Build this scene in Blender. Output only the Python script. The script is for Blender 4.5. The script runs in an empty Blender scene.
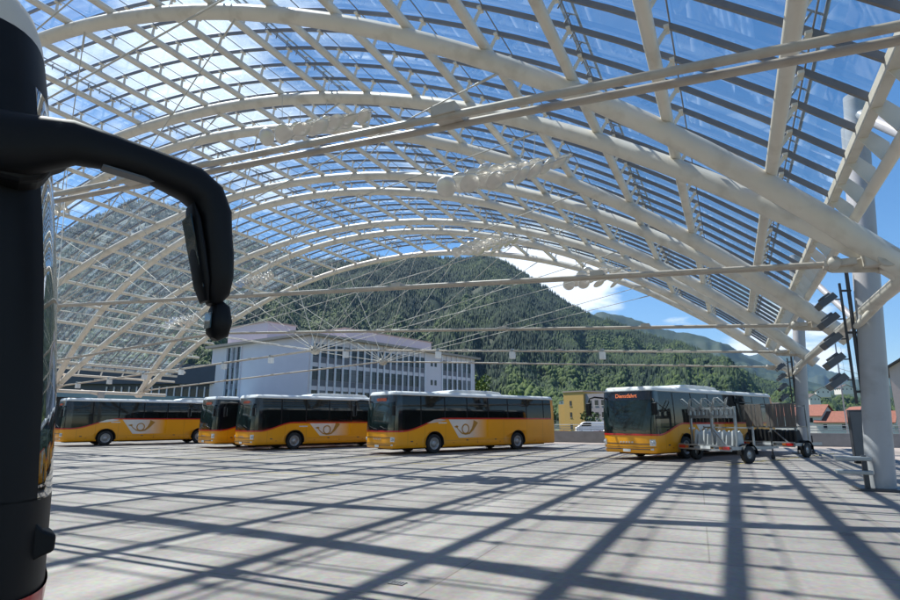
import bpy, bmesh, math, random
import numpy as np
from mathutils import Vector, Matrix
random.seed(7); RNG = np.random.default_rng(7)
S = bpy.context.scene; COL = S.collection
rad = math.radians

# ------------------------------------------------------------------ helpers
class MB:
    def __init__(s): s.v=[]; s.f=[]; s.sm=[]
    def add(s, vs, fs, smooth=False):
        o=len(s.v); s.v+= [tuple(p) for p in vs]
        for f in fs: s.f.append(tuple(i+o for i in f)); s.sm.append(smooth)
        return s
    def box(s, c, d, M=None):
        x,y,z=d[0]/2,d[1]/2,d[2]/2
        vs=[Vector((a*x,b*y,e*z)) for a in(-1,1) for b in(-1,1) for e in(-1,1)]
        if M is not None: vs=[M@p for p in vs]
        vs=[p+Vector(c) for p in vs]
        return s.add(vs,[(0,1,3,2),(4,6,7,5),(0,4,5,1),(2,3,7,6),(0,2,6,4),(1,5,7,3)])
    def box2(s,a,b): return s.box([(a[i]+b[i])/2 for i in range(3)],[abs(b[i]-a[i]) for i in range(3)])
    def bar(s,p0,p1,w,h,up=(0,0,1)):
        p0=Vector(p0);p1=Vector(p1);d=(p1-p0).normalized();u=Vector(up)
        r=d.cross(u)
        if r.length<1e-4: r=d.cross(Vector((1,0,0)))
        r.normalize();u=r.cross(d)
        vs=[p+r*(a*w/2)+u*(b*h/2) for p in(p0,p1) for a,b in((-1,-1),(1,-1),(1,1),(-1,1))]
        return s.add(vs,[(0,1,2,3),(7,6,5,4),(0,4,5,1),(1,5,6,2),(2,6,7,3),(3,7,4,0)])
    def tube(s,path,r,seg=10,cap=True):
        path=[Vector(p) for p in path]; n=len(path)
        rs=r if isinstance(r,(list,tuple)) else [r]*n
        vs=[];u=None
        for i,p in enumerate(path):
            d=(path[min(i+1,n-1)]-path[max(i-1,0)]).normalized()
            if u is None:
                u=Vector((0,0,1)) if abs(d.z)<.9 else Vector((1,0,0))
            u=(u-d*u.dot(d)).normalized(); w=d.cross(u)
            for k in range(seg):
                a=2*math.pi*k/seg; vs.append(p+(u*math.cos(a)+w*math.sin(a))*rs[i])
        fs=[(i*seg+k,i*seg+(k+1)%seg,(i+1)*seg+(k+1)%seg,(i+1)*seg+k) for i in range(n-1) for k in range(seg)]
        s.add(vs,fs,True)
        if cap:
            s.add(vs[:seg],[tuple(range(seg))[::-1]]); s.add(vs[-seg:],[tuple(range(seg))])
        return s
    def lathe(s,prof,c=(0,0,0),axis='y',seg=28,smooth=True):
        vs=[]
        for r,h in prof:
            for k in range(seg):
                a=2*math.pi*k/seg; x,z=r*math.cos(a),r*math.sin(a)
                p={'y':(x,h,z),'z':(x,z,h),'x':(h,x,z)}[axis]
                vs.append((p[0]+c[0],p[1]+c[1],p[2]+c[2]))
        n=len(prof)
        fs=[(i*seg+k,i*seg+(k+1)%seg,(i+1)*seg+(k+1)%seg,(i+1)*seg+k) for i in range(n-1) for k in range(seg)]
        return s.add(vs,fs,smooth)
    def prism(s,poly,y0,y1,plane='xz'):
        def P(a,b,h): return {'xz':(a,h,b),'xy':(a,b,h),'yz':(h,a,b)}[plane]
        n=len(poly); vs=[P(a,b,y0) for a,b in poly]+[P(a,b,y1) for a,b in poly]
        fs=[tuple(range(n))[::-1],tuple(range(n,2*n))]+[(i,(i+1)%n,n+(i+1)%n,n+i) for i in range(n)]
        return s.add(vs,fs)
    def mesh(s,name,mat):
        m=bpy.data.meshes.new(name); m.from_pydata(s.v,[],s.f)
        m.polygons.foreach_set('use_smooth',s.sm); m.materials.append(mat)
        m.validate(); m.update()
        b=bmesh.new(); b.from_mesh(m); bmesh.ops.recalc_face_normals(b,faces=b.faces); b.to_mesh(m); b.free()
        return m
    def build(s,name,mat,parent=None,**k):
        o=bpy.data.objects.new(name,s.mesh(name,mat)); COL.objects.link(o)
        if parent is not None: o.parent=parent
        if k: tag(o,**k)
        return o
def tag(o,label=None,cat=None,group=None,kind=None):
    for a,b in(('label',label),('category',cat),('group',group),('kind',kind)):
        if b: o[a]=b
    return o
def empty(name,loc=(0,0,0),rz=0,**k):
    o=bpy.data.objects.new(name,None); COL.objects.link(o); o.location=loc; o.rotation_euler=(0,0,rz); o.empty_display_size=.2
    return tag(o,**k)
def bevel(o,w=.01,seg=2,ang=40):
    m=o.modifiers.new('bevel','BEVEL'); m.width=w; m.segments=seg; m.limit_method='ANGLE'; m.angle_limit=rad(ang)
def copy_tree(o,parent=None):
    c=o.copy(); COL.objects.link(c); c.parent=parent
    for ch in [x for x in bpy.data.objects if x.parent==o]: copy_tree(ch,c)
    return c

# ------------------------------------------------------------------ materials
def nt(name):
    m=bpy.data.materials.new(name); m.use_nodes=True; t=m.node_tree
    return m,t,t.nodes['Principled BSDF']
def N(t,typ,**k):
    n=t.nodes.new(typ)
    for a,b in k.items():
        if a in n.inputs: n.inputs[a].default_value=b
        else: setattr(n,a,b)
    return n
def mat(name,c,rough=.5,metal=0,var=.12,scale=3,bump=0,coat=0,spec=.5,stretch=(1,1,1),dirt=None):
    m,t,p=nt(name); c=tuple(c)+(1,)
    tc=N(t,'ShaderNodeTexCoord'); mp=N(t,'ShaderNodeMapping'); mp.inputs['Scale'].default_value=stretch
    t.links.new(tc.outputs['Object'],mp.inputs[0])
    n=N(t,'ShaderNodeTexNoise'); n.inputs['Scale'].default_value=scale; n.inputs['Detail'].default_value=6
    t.links.new(mp.outputs[0],n.inputs['Vector'])
    r=N(t,'ShaderNodeMix',data_type='RGBA'); 
    r.inputs[6].default_value=tuple(max(0,x*(1-var*1.6)) for x in c[:3])+(1,); r.inputs[7].default_value=tuple(min(1,x*(1+var)) for x in c[:3])+(1,)
    t.links.new(n.outputs[0],r.inputs[0]); out=r.outputs[2]
    if dirt:
        n2=N(t,'ShaderNodeTexNoise'); n2.inputs['Scale'].default_value=dirt[1]; n2.inputs['Detail'].default_value=8
        t.links.new(mp.outputs[0],n2.inputs['Vector'])
        cr=N(t,'ShaderNodeValToRGB'); cr.color_ramp.elements[0].position=.52; cr.color_ramp.elements[1].position=.72
        t.links.new(n2.outputs[0],cr.inputs[0])
        mm=N(t,'ShaderNodeMath',operation='MULTIPLY'); mm.inputs[1].default_value=dirt[2]; t.links.new(cr.outputs[0],mm.inputs[0])
        r2=N(t,'ShaderNodeMix',data_type='RGBA'); t.links.new(mm.outputs[0],r2.inputs[0]); t.links.new(out,r2.inputs[6]); r2.inputs[7].default_value=tuple(dirt[0])+(1,)
        out=r2.outputs[2]
    t.links.new(out,p.inputs['Base Color'])
    p.inputs['Roughness'].default_value=rough; p.inputs['Metallic'].default_value=metal
    p.inputs['Coat Weight'].default_value=coat; p.inputs['Coat Roughness'].default_value=.06
    p.inputs['Specular IOR Level'].default_value=spec
    if bump:
        b=N(t,'ShaderNodeBump'); b.inputs['Strength'].default_value=bump; b.inputs['Distance'].default_value=.02
        t.links.new(n.outputs[0],b.inputs['Height']); t.links.new(b.outputs[0],p.inputs['Normal'])
    return m
M={}
M['cream']=mat('cream_steel',(.72,.66,.57),.45,var=.10,scale=.9,dirt=((.33,.27,.2),1.7,.35))
M['bar']=mat('grey_bar',(.20,.19,.19),.4,var=.15,scale=2,dirt=((.30,.26,.22),3,.3))
M['rod']=mat('tie_rod_paint',(.50,.44,.37),.45,var=.15,scale=1.5,dirt=((.28,.2,.14),5,.4))
M['cable']=mat('cable_paint',(.55,.52,.47),.5)
M['cast']=mat('cast_steel',(.55,.50,.43),.5,dirt=((.3,.22,.15),4,.5))
M['column']=mat('column_paint',(.40,.40,.41),.4,var=.07,scale=.8,dirt=((.22,.2,.18),2,.4))
M['dark']=mat('dark_paint',(.05,.052,.06),.45)
M['black']=mat('black_plastic',(.005,.005,.006),.5,var=.2,spec=.25)
M['blackgloss']=mat('black_gloss_paint',(.008,.008,.011),.12,coat=.6)
M['rubber']=mat('rubber',(.02,.02,.021),.75)
M['underbody']=mat('underbody',(.01,.01,.01),.9)
M['yellow']=mat('yellow_paint',(.90,.365,.004),.32,var=.04,scale=1,coat=.15,dirt=((.45,.2,.03),1.5,.12))
M['red']=mat('red_paint',(.55,.015,.012),.3,coat=.4)
M['white']=mat('white_paint',(.78,.78,.77),.35,var=.05,scale=1.5,dirt=((.5,.48,.45),2,.3))
M['silver']=mat('silver_paint',(.6,.61,.62),.3,metal=.6)
M['rim']=mat('steel_rim',(.42,.42,.42),.4,metal=.5,dirt=((.15,.12,.1),6,.5))
M['galv']=mat('galvanised',(.36,.38,.39),.42,metal=.5,scale=9,var=.2)
M['lightgrey']=mat('light_grey_plastic',(.55,.56,.55),.5,scale=4,var=.15)
M['wood']=mat('weathered_slat',(.19,.165,.145),.8,scale=5,var=.35,stretch=(6,6,.5))
M['orange']=mat('orange_plastic',(.5,.13,.02),.4)
M['gold']=mat('gold_print',(.42,.20,.02),.4)
M['lamp']=mat('lamp_housing',(.10,.11,.12),.45)
M['redlens']=mat('red_lens',(.6,.02,.02),.2,coat=1)
M['headlens']=mat('headlight_lens',(.75,.77,.8),.08,metal=.3,coat=1,scale=20,var=.3)
M['plate']=mat('plate',(.75,.75,.73),.5)
def tinted(name,c,rough=.04,var=.5,scale=.9):
    m=mat(name,c,rough,var=var,scale=scale,spec=.45); return m
M['busglass']=tinted('tinted_bus_glass',(.010,.012,.012))
M['windscreen']=tinted('green_windscreen',(.014,.027,.026),.05)
M['officeglass']=tinted('office_glass',(.018,.022,.03),.12)
M['officeglass2']=tinted('office_glass_light',(.05,.06,.08),.06)
M['blind']=mat('drawn_blind',(.20,.20,.22),.6)
def led(name,c,s):
    m,t,p=nt(name); p.inputs['Base Color'].default_value=tuple(c)+(1,); p.inputs['Emission Color'].default_value=tuple(c)+(1,); p.inputs['Emission Strength'].default_value=s; return m
M['led']=led('led_amber',(1,.26,.10),.28)
# roof glass: clear with dusty streaks, lets the sun through
def roofglass():
    m,t,p=nt('roof_glass'); t.nodes.remove(p); out=t.nodes['Material Output']
    tr=N(t,'ShaderNodeBsdfTransparent'); tr.inputs[0].default_value=(.84,.94,.98,1)
    gl=N(t,'ShaderNodeBsdfGlossy'); gl.inputs['Roughness'].default_value=.03; gl.inputs[0].default_value=(.9,.95,1,1)
    df=N(t,'ShaderNodeBsdfDiffuse'); df.inputs[0].default_value=(.62,.66,.70,1)
    tl=N(t,'ShaderNodeBsdfTranslucent'); tl.inputs[0].default_value=(.60,.78,.95,1)
    dd=N(t,'ShaderNodeMixShader'); dd.inputs[0].default_value=.75; t.links.new(df.outputs[0],dd.inputs[1]); t.links.new(tl.outputs[0],dd.inputs[2])
    lw=N(t,'ShaderNodeNewGeometry'); dt=N(t,'ShaderNodeVectorMath',operation='DOT_PRODUCT'); t.links.new(lw.outputs['Incoming'],dt.inputs[0]); t.links.new(lw.outputs['Normal'],dt.inputs[1])
    ab=N(t,'ShaderNodeMath',operation='ABSOLUTE'); t.links.new(dt.outputs['Value'],ab.inputs[0]); s1_=N(t,'ShaderNodeMath',operation='SUBTRACT'); s1_.inputs[0].default_value=1; t.links.new(ab.outputs[0],s1_.inputs[1])
    pw=N(t,'ShaderNodeMath',operation='POWER'); t.links.new(s1_.outputs[0],pw.inputs[0]); pw.inputs[1].default_value=3.4
    fr=N(t,'ShaderNodeMath',operation='MULTIPLY_ADD'); t.links.new(pw.outputs[0],fr.inputs[0]); fr.inputs[1].default_value=.85; fr.inputs[2].default_value=.07
    a=N(t,'ShaderNodeMixShader'); t.links.new(fr.outputs[0],a.inputs[0]); t.links.new(tr.outputs[0],a.inputs[1]); t.links.new(gl.outputs[0],a.inputs[2])
    tc=N(t,'ShaderNodeTexCoord'); mp=N(t,'ShaderNodeMapping'); mp.inputs['Scale'].default_value=(.25,2.2,.25); mp.inputs['Rotation'].default_value=(0,0,.25)
    t.links.new(tc.outputs['Object'],mp.inputs[0])
    n=N(t,'ShaderNodeTexNoise'); n.inputs['Scale'].default_value=1.6; n.inputs['Detail'].default_value=7; n.inputs['Roughness'].default_value=.62; t.links.new(mp.outputs[0],n.inputs['Vector'])
    mr=N(t,'ShaderNodeMapRange'); mr.inputs[1].default_value=.50; mr.inputs[2].default_value=.80; mr.inputs[3].default_value=.028; mr.inputs[4].default_value=.26; t.links.new(n.outputs[0],mr.inputs[0])
    b=N(t,'ShaderNodeMixShader'); t.links.new(mr.outputs[0],b.inputs[0]); t.links.new(a.outputs[0],b.inputs[1]); t.links.new(dd.outputs[0],b.inputs[2])
    t.links.new(b.outputs[0],out.inputs[0]); return m
M['roofglass']=roofglass()
def clearglass(name,tint,d):
    m,t,p=nt(name); t.nodes.remove(p); out=t.nodes['Material Output']
    tr=N(t,'ShaderNodeBsdfTransparent'); tr.inputs[0].default_value=tint+(1,)
    gl=N(t,'ShaderNodeBsdfGlossy'); gl.inputs['Roughness'].default_value=.02
    lw=N(t,'ShaderNodeLayerWeight'); lw.inputs[0].default_value=d
    a=N(t,'ShaderNodeMixShader'); t.links.new(lw.outputs['Facing'],a.inputs[0]); t.links.new(tr.outputs[0],a.inputs[1]); t.links.new(gl.outputs[0],a.inputs[2])
    t.links.new(a.outputs[0],out.inputs[0]); return m
M['nearglass']=clearglass('near_windscreen',(.45,.6,.58),.45)

def deckmat():
    m,t,p=nt('deck_concrete'); L=t.links.new
    tc=N(t,'ShaderNodeTexCoord')
    n1=N(t,'ShaderNodeTexNoise'); n1.inputs['Scale'].default_value=.35; n1.inputs['Detail'].default_value=8; n1.inputs['Roughness'].default_value=.65; L(tc.outputs['Object'],n1.inputs[0])
    n2=N(t,'ShaderNodeTexNoise'); n2.inputs['Scale'].default_value=14; n2.inputs['Detail'].default_value=6; L(tc.outputs['Object'],n2.inputs[0])
    c1=N(t,'ShaderNodeValToRGB'); e=c1.color_ramp.elements; e[0].position=.3; e[0].color=(.235,.207,.187,1); e[1].position=.7; e[1].color=(.362,.324,.294,1); L(n1.outputs[0],c1.inputs[0])
    mx=N(t,'ShaderNodeMix',data_type='RGBA',blend_type='OVERLAY'); mx.inputs[0].default_value=.35; L(c1.outputs[0],mx.inputs[6]); L(n2.outputs[1],mx.inputs[7])
    d=N(t,'ShaderNodeMix',data_type='RGBA',blend_type='MIX'); 
    br=N(t,'ShaderNodeTexBrick'); br.offset=.5; br.inputs['Scale'].default_value=1; br.inputs['Mortar Size'].default_value=.012; br.inputs['Mortar Smooth'].default_value=.2; br.inputs['Brick Width'].default_value=5.2; br.inputs['Row Height'].default_value=2.6
    br.inputs['Color1'].default_value=(.92,.92,.92,1); br.inputs['Color2'].default_value=(1.06,1.05,1.04,1); br.inputs['Mortar'].default_value=(.70,.68,.65,1)
    mp=N(t,'ShaderNodeMapping'); mp.inputs['Rotation'].default_value=(0,0,rad(-3)); L(tc.outputs['Object'],mp.inputs[0]); L(mp.outputs[0],br.inputs['Vector'])
    mu=N(t,'ShaderNodeMix',data_type='RGBA',blend_type='MULTIPLY'); mu.inputs[0].default_value=1; L(mx.outputs[2],mu.inputs[6]); L(br.outputs[0],mu.inputs[7])
    # tyre wear: long soft darker lanes
    mp2=N(t,'ShaderNodeMapping'); mp2.inputs['Rotation'].default_value=(0,0,rad(24)); mp2.inputs['Scale'].default_value=(.9,.06,1); L(tc.outputs['Object'],mp2.inputs[0])
    n3=N(t,'ShaderNodeTexNoise'); n3.inputs['Scale'].default_value=1.2; n3.inputs['Detail'].default_value=5; L(mp2.outputs[0],n3.inputs[0])
    c3=N(t,'ShaderNodeValToRGB'); e=c3.color_ramp.elements; e[0].position=.36; e[0].color=(.70,.69,.68,1); e[1].position=.62; e[1].color=(1,1,1,1); L(n3.outputs[0],c3.inputs[0])
    m3=N(t,'ShaderNodeMix',data_type='RGBA',blend_type='MULTIPLY'); m3.inputs[0].default_value=1; L(mu.outputs[2],m3.inputs[6]); L(c3.outputs[0],m3.inputs[7])
    # small oil drops and patches
    vo=N(t,'ShaderNodeTexVoronoi'); vo.inputs['Scale'].default_value=.55; L(tc.outputs['Object'],vo.inputs['Vector'])
    ad=N(t,'ShaderNodeMath',operation='ADD'); L(vo.outputs['Distance'],ad.inputs[0]); m4=N(t,'ShaderNodeMath',operation='MULTIPLY'); m4.inputs[1].default_value=.25; L(n2.outputs[0],m4.inputs[0]); L(m4.outputs[0],ad.inputs[1])
    c4=N(t,'ShaderNodeValToRGB'); e=c4.color_ramp.elements; e[0].position=.16; e[0].color=(.5,.48,.46,1); e[1].position=.24; e[1].color=(1,1,1,1); L(ad.outputs[0],c4.inputs[0])
    m5=N(t,'ShaderNodeMix',data_type='RGBA',blend_type='MULTIPLY'); m5.inputs[0].default_value=.7; L(m3.outputs[2],m5.inputs[6]); L(c4.outputs[0],m5.inputs[7])
    L(m5.outputs[2],p.inputs['Base Color']); p.inputs['Roughness'].default_value=.82
    b=N(t,'ShaderNodeBump'); b.inputs['Strength'].default_value=.25; b.inputs['Distance'].default_value=.01; L(n2.outputs[0],b.inputs['Height']); L(b.outputs[0],p.inputs['Normal'])
    return m
M['deck']=deckmat()
M['parapet']=mat('parapet_concrete',(.27,.265,.26),.85,scale=2,var=.2)
M['yline']=mat('worn_yellow_line',(.42,.32,.08),.8,scale=6,var=.3,dirt=((.33,.31,.29),9,.9))
M['plaster']=mat('lavender_plaster',(.76,.67,.71),.85,var=.05,scale=.6)
M['plaster2']=mat('spandrel_panel',(.19,.18,.21),.7)
M['fin']=mat('white_fin',(.80,.75,.80),.6)
M['fascia']=mat('roof_fascia',(.38,.31,.27),.7)
M['upper']=mat('penthouse_cladding',(.60,.54,.60),.7,stretch=(1,1,8))
M['ochre']=mat('ochre_render',(.52,.33,.10),.85,var=.08)
M['pink']=mat('pink_render',(.68,.50,.46),.85,var=.08)
M['greyren']=mat('grey_render',(.32,.29,.30),.85)
M['whiteren']=mat('white_render',(.62,.60,.56),.85)
M['redtile']=mat('red_roof_tile',(.23,.085,.055),.8,scale=2,var=.3)
M['darkroof']=mat('dark_roof',(.07,.055,.05),.7)
M['teal']=mat('teal_glass_band',(.10,.22,.27),.15,coat=.5)
M['darkblue']=mat('dark_blue_cladding',(.045,.055,.085),.4)
M['bark']=mat('bark',(.09,.065,.045),.9)
M['frame']=mat('window_frame',(.12,.12,.14),.5)
def leafmat(name,a,b,attr='tint'):
    m,t,p=nt(name); at=N(t,'ShaderNodeAttribute'); at.attribute_name=attr
    cr=N(t,'ShaderNodeValToRGB'); e=cr.color_ramp.elements; e[0].color=tuple(a)+(1,); e[1].color=tuple(b)+(1,)
    t.links.new(at.outputs['Fac'],cr.inputs[0]); t.links.new(cr.outputs[0],p.inputs['Base Color']); p.inputs['Roughness'].default_value=.75; p.inputs['Specular IOR Level'].default_value=.2
    return m
M['forest']=leafmat('forest_leaves',(.008,.024,.014),(.058,.092,.017))
M['leaf']=leafmat('bright_leaves',(.06,.11,.02),(.16,.22,.05))
M['leafd']=leafmat('mid_leaves',(.03,.06,.02),(.08,.12,.035))

# ------------------------------------------------------------------ camera
EYE=1.65; F=568.34; YAW=.4545; PITCH=.2085
cam=bpy.data.cameras.new('camera'); co=bpy.data.objects.new('camera',cam); COL.objects.link(co); S.camera=co
cam.sensor_width=36; cam.lens=F/900*36; cam.clip_end=40000; cam.clip_start=.05
co.location=(0,0,EYE); co.rotation_euler=(math.pi/2+PITCH,0,YAW)

# ------------------------------------------------------------------ deck and ground
d=MB().box2((-64,-26,-.6),(13,44.3,0)).build('deck',M['deck'],kind='structure')
g=MB(); R_=16000; g.add([(-R_,-R_,-7.5),(R_,-R_,-7.5),(R_,R_,-7.5),(-R_,R_,-7.5)],[(0,1,2,3)])
M['field']=mat('valley_field',(.10,.13,.05),.95,scale=.004,var=.4,dirt=((.20,.19,.15),.02,.7))
g.build('ground',M['field'],kind='structure')
par=MB().box2((-64,44.05,0.003),(13,44.3,.83)).build('parapet',M['parapet'],label='low grey concrete parapet along the far edge of the deck',cat='wall')
rail=empty('railing',(0,44.17,.83),label='metal railing on top of the low concrete parapet beyond the buses',cat='railing')
for z in (.16,.32,.48): MB().tube([(-64,0,z),(13,0,z)],.022,8).build('rail',M['galv'],rail)
for i in range(40): MB().bar((-63.5+i*1.96,0,0),(-63.5+i*1.96,0,.5),.05,.02).build('post',M['galv'],rail)

# parking bay lines (worn yellow), parallel to the buses
AZ=.425
D=Vector((math.sin(AZ),math.cos(AZ),0)); NN=Vector((-math.cos(AZ),math.sin(AZ),0))
ln=MB()
for x0,y0,l in((-11.8,21.5,13),(-16.5,20,14),(-20.8,21.3,13),(-25.8,21.3,13),(-30.5,21.3,13),(-0.4,24.5,12),(-6.9,23.5,12)):
    p=Vector((x0,y0,.004)); q=p+D*l
    ln.add([p-NN*.06,p+NN*.06,q+NN*.06,q-NN*.06],[(0,1,2,3)])
for x0,y0,x1,y1 in((-16,14.4,-11,14.8),(-24,18.3,-18,18.9),(-13,19.9,-7,20.4)):
    ln.add([(x0,y0-.06,.004),(x1,y1-.06,.004),(x1,y1+.06,.004),(x0,y0+.06,.004)],[(0,1,2,3)])
ln.build('bay_marking',M['yline'],kind='structure')
# drain cover
dr=MB()
for i in range(5): dr.box2((-3.35+i*.035,5.42,.003),(-3.33+i*.035,5.50,.009))
for y in(5.405,5.50): dr.box2((-3.36,y,.003),(-3.18,y+.012,.010))
dr.build('drain_cover',M['bar'],label='small dark slotted drain cover set in the deck in the foreground',cat='drain')

# ------------------------------------------------------------------ station roof
XR,XL,ZR,ZL,RISE,SP,DL,Y5=2.955,-53.68,4.784,4.644,11.207,8.43,3.01,38.76
CH=XR-XL; RR=(CH*CH/4+RISE*RISE)/(2*RISE)
def arc(s):
    x=(s-.5)*CH; h=math.sqrt(max(RR*RR-x*x,0))-(RR-RISE)
    return XR+(XL-XR)*s, ZR+(ZL-ZR)*s+h, h/RISE
def arcn(s):   # outward normal in xz
    e=1e-3; a=arc(s-e);b=arc(s+e); tx,tz=b[0]-a[0],b[1]-a[1]; l=math.hypot(tx,tz); tx/=l;tz/=l
    return (tz,-tx) if -tx>0 else (-tz,tx)
def off(s,o,y):
    x,z,_=arc(s); n=arcn(s); return (x+n[0]*o,y,z+n[1]*o)
roof=empty('station_roof',(0,0,0),label='arched glass station roof of cream steel tubes spanning the bus deck',cat='roof')
ks=list(range(-2,6)); YK={k:Y5-(5-k)*SP for k in ks}
SS=[i/56 for i in range(57)]
Y_NEAR=YK[-2]-3.2; Y_FAR=Y5+3.35
for k in ks:
    for sg in(-1,1):
        pts=[]
        for s in [-.011]+SS+[1.011]:
            x,z,h=arc(s); pts.append((x,YK[k]+sg*(DL*max(h,0)+.16),z))
        MB().tube(pts,.235,16).build('arch_tube',M['cream'],roof)
# purlins at equal arc spacing
ang=math.asin(CH/2/RR); NP=24
PS=[]
for i in range(NP+1):
    a=-ang+.063+(2*ang-.126)*i/NP; PS.append(.5+RR*math.sin(a)/CH)
PO=.27; RO=.80; GO=.885
for s in PS:
    e=arc(s)
    MB().tube([off(s,PO,Y_NEAR),off(s,PO,(Y_NEAR+Y_FAR)/2),off(s,PO,Y_FAR)],.125,12).build('purlin',M['cream'],roof)
NB=8; RY=[]; y=YK[-2]-2.6
while y<Y_FAR-.1: RY.append(y); y+=SP/NB
s0,s1=.0195,1-.0195
for y in RY:
    b=MB(); pts=[off(s0+(s1-s0)*i/44,RO,y) for i in range(45)]
    vs=[];
    for i,p in enumerate(pts):
        s=s0+(s1-s0)*i/44; n=arcn(s)
        for a,bb in((-.03,-.055),(.03,-.055),(.03,.055),(-.03,.055)): vs.append((p[0]+n[0]*bb,p[1]+a,p[2]+n[1]*bb))
    fs=[(i*4+k,i*4+(k+1)%4,i*4+4+(k+1)%4,i*4+4+k) for i in range(44) for k in range(4)]+[(0,1,2,3),(176,179,178,177)]
    b.add(vs,fs); b.build('glazing_bar',M['bar'],roof)
# brackets between purlins and glazing bars
br=[]
for y in RY:
    for s in PS:
        p=Vector(off(s,PO+.1,y)); q=Vector(off(s,RO-.07,y))
        dd=(p-Vector((0,0,EYE))).length; v=p-Vector((0,0,EYE))
        infront=v.x*-math.sin(YAW)+v.y*math.cos(YAW)>abs(v.x*math.cos(YAW)+v.y*math.sin(YAW))*1.1
        br.append((dd if infront else 1e3+dd,s,y,p,q))
br.sort(key=lambda t:t[0])
def brk(mb,s,y,p,q):
    mb.tube([p,q],[.055,.04],6)
    mb.bar((q.x,q.y-.12,q.z),(q.x,q.y+.12,q.z),.09,.05)
for t_ in br[:90]: m_=MB(); brk(m_,*t_[1:]); m_.build('glazing_bracket',M['cream'],roof)
m_=MB()
for t_ in br[90:]: brk(m_,*t_[1:])
m_.build('far_glazing_bracket',M['cream'],roof,kind='stuff')
# glass skin with joints
gm=MB()
for i in range(len(RY)-1):
    ya,yb=RY[i]+.02,RY[i+1]-.02
    kn=[s0]+PS+[s1]; kk=[]
    for a_,b_ in zip(kn,kn[1:]): kk+=[(a_+.0002,(a_+b_)/2),((a_+b_)/2,b_-.0002)]
    for sa,sb in kk:
        gm.add([off(sa,GO,ya),off(sb,GO,ya),off(sb,GO,yb),off(sa,GO,yb)],[(0,1,2,3)])
gm.build('roof_glazing',M['roofglass'],roof)
# thin glass joint strips / service rails running lengthwise
for s in PS:
    MB().tube([off(s,GO-.05,Y_NEAR+.6),off(s,GO-.05,Y_FAR)],.016,5).build('glass_joint',M['bar'],roof)
for s in (PS[0]+.002,PS[2]+.002,PS[7]+.002,PS[12]+.002,PS[18]-.002,PS[24]-.002):
    b=MB()
    for ds in(-.0025,.0025): b.tube([off(s+ds,GO+.16,Y_NEAR),off(s+ds,GO+.16,Y_FAR)],.03,6)
    yy=Y_NEAR
    while yy<Y_FAR: b.tube([off(s-.0025,GO+.16,yy),off(s+.0025,GO+.16,yy)],.018,5); b.tube([off(s,GO+.16,yy),off(s,RO,yy)],.02,5); yy+=SP/NB/2
    b.build('maintenance_rail',M['bar'],roof)
# eaves: edge beam, outer tube, triangular brackets
for s,sg in((.0195,1),(1-.0195,-1)):
    x,z=off(s,RO-.03,0)[0],off(s,RO-.03,0)[2]
    MB().bar((x,Y_NEAR,z),(x,Y_FAR,z),.16,.2).build('edge_beam',M['cream'],roof)
    xo=x+sg*.30; zo=z-.58
    MB().tube([(xo,Y_NEAR,zo),(xo,Y_FAR,zo)],.10,12).build('eave_tube',M['cream'],roof)
    for i,y in enumerate(RY):
        if sg<0 and i%2: continue
        MB().prism([(x-.06,z-.1),(x+.06*sg+.02,z+.06),(xo+.05*sg,zo+.32),(xo+.04*sg,zo),(xo-.08*sg,zo+.02)],y-.012,y+.012).build('eave_bracket',M['cream'],roof)
    xg=XR+.28 if sg>0 else XL-.28; zg=(ZR if sg>0 else ZL)-.42
    MB().tube([(xg,Y_NEAR+1,zg),(xg,Y_FAR-.5,zg)],.15,14).build('eave_girder',M['cream'],roof)
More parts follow.
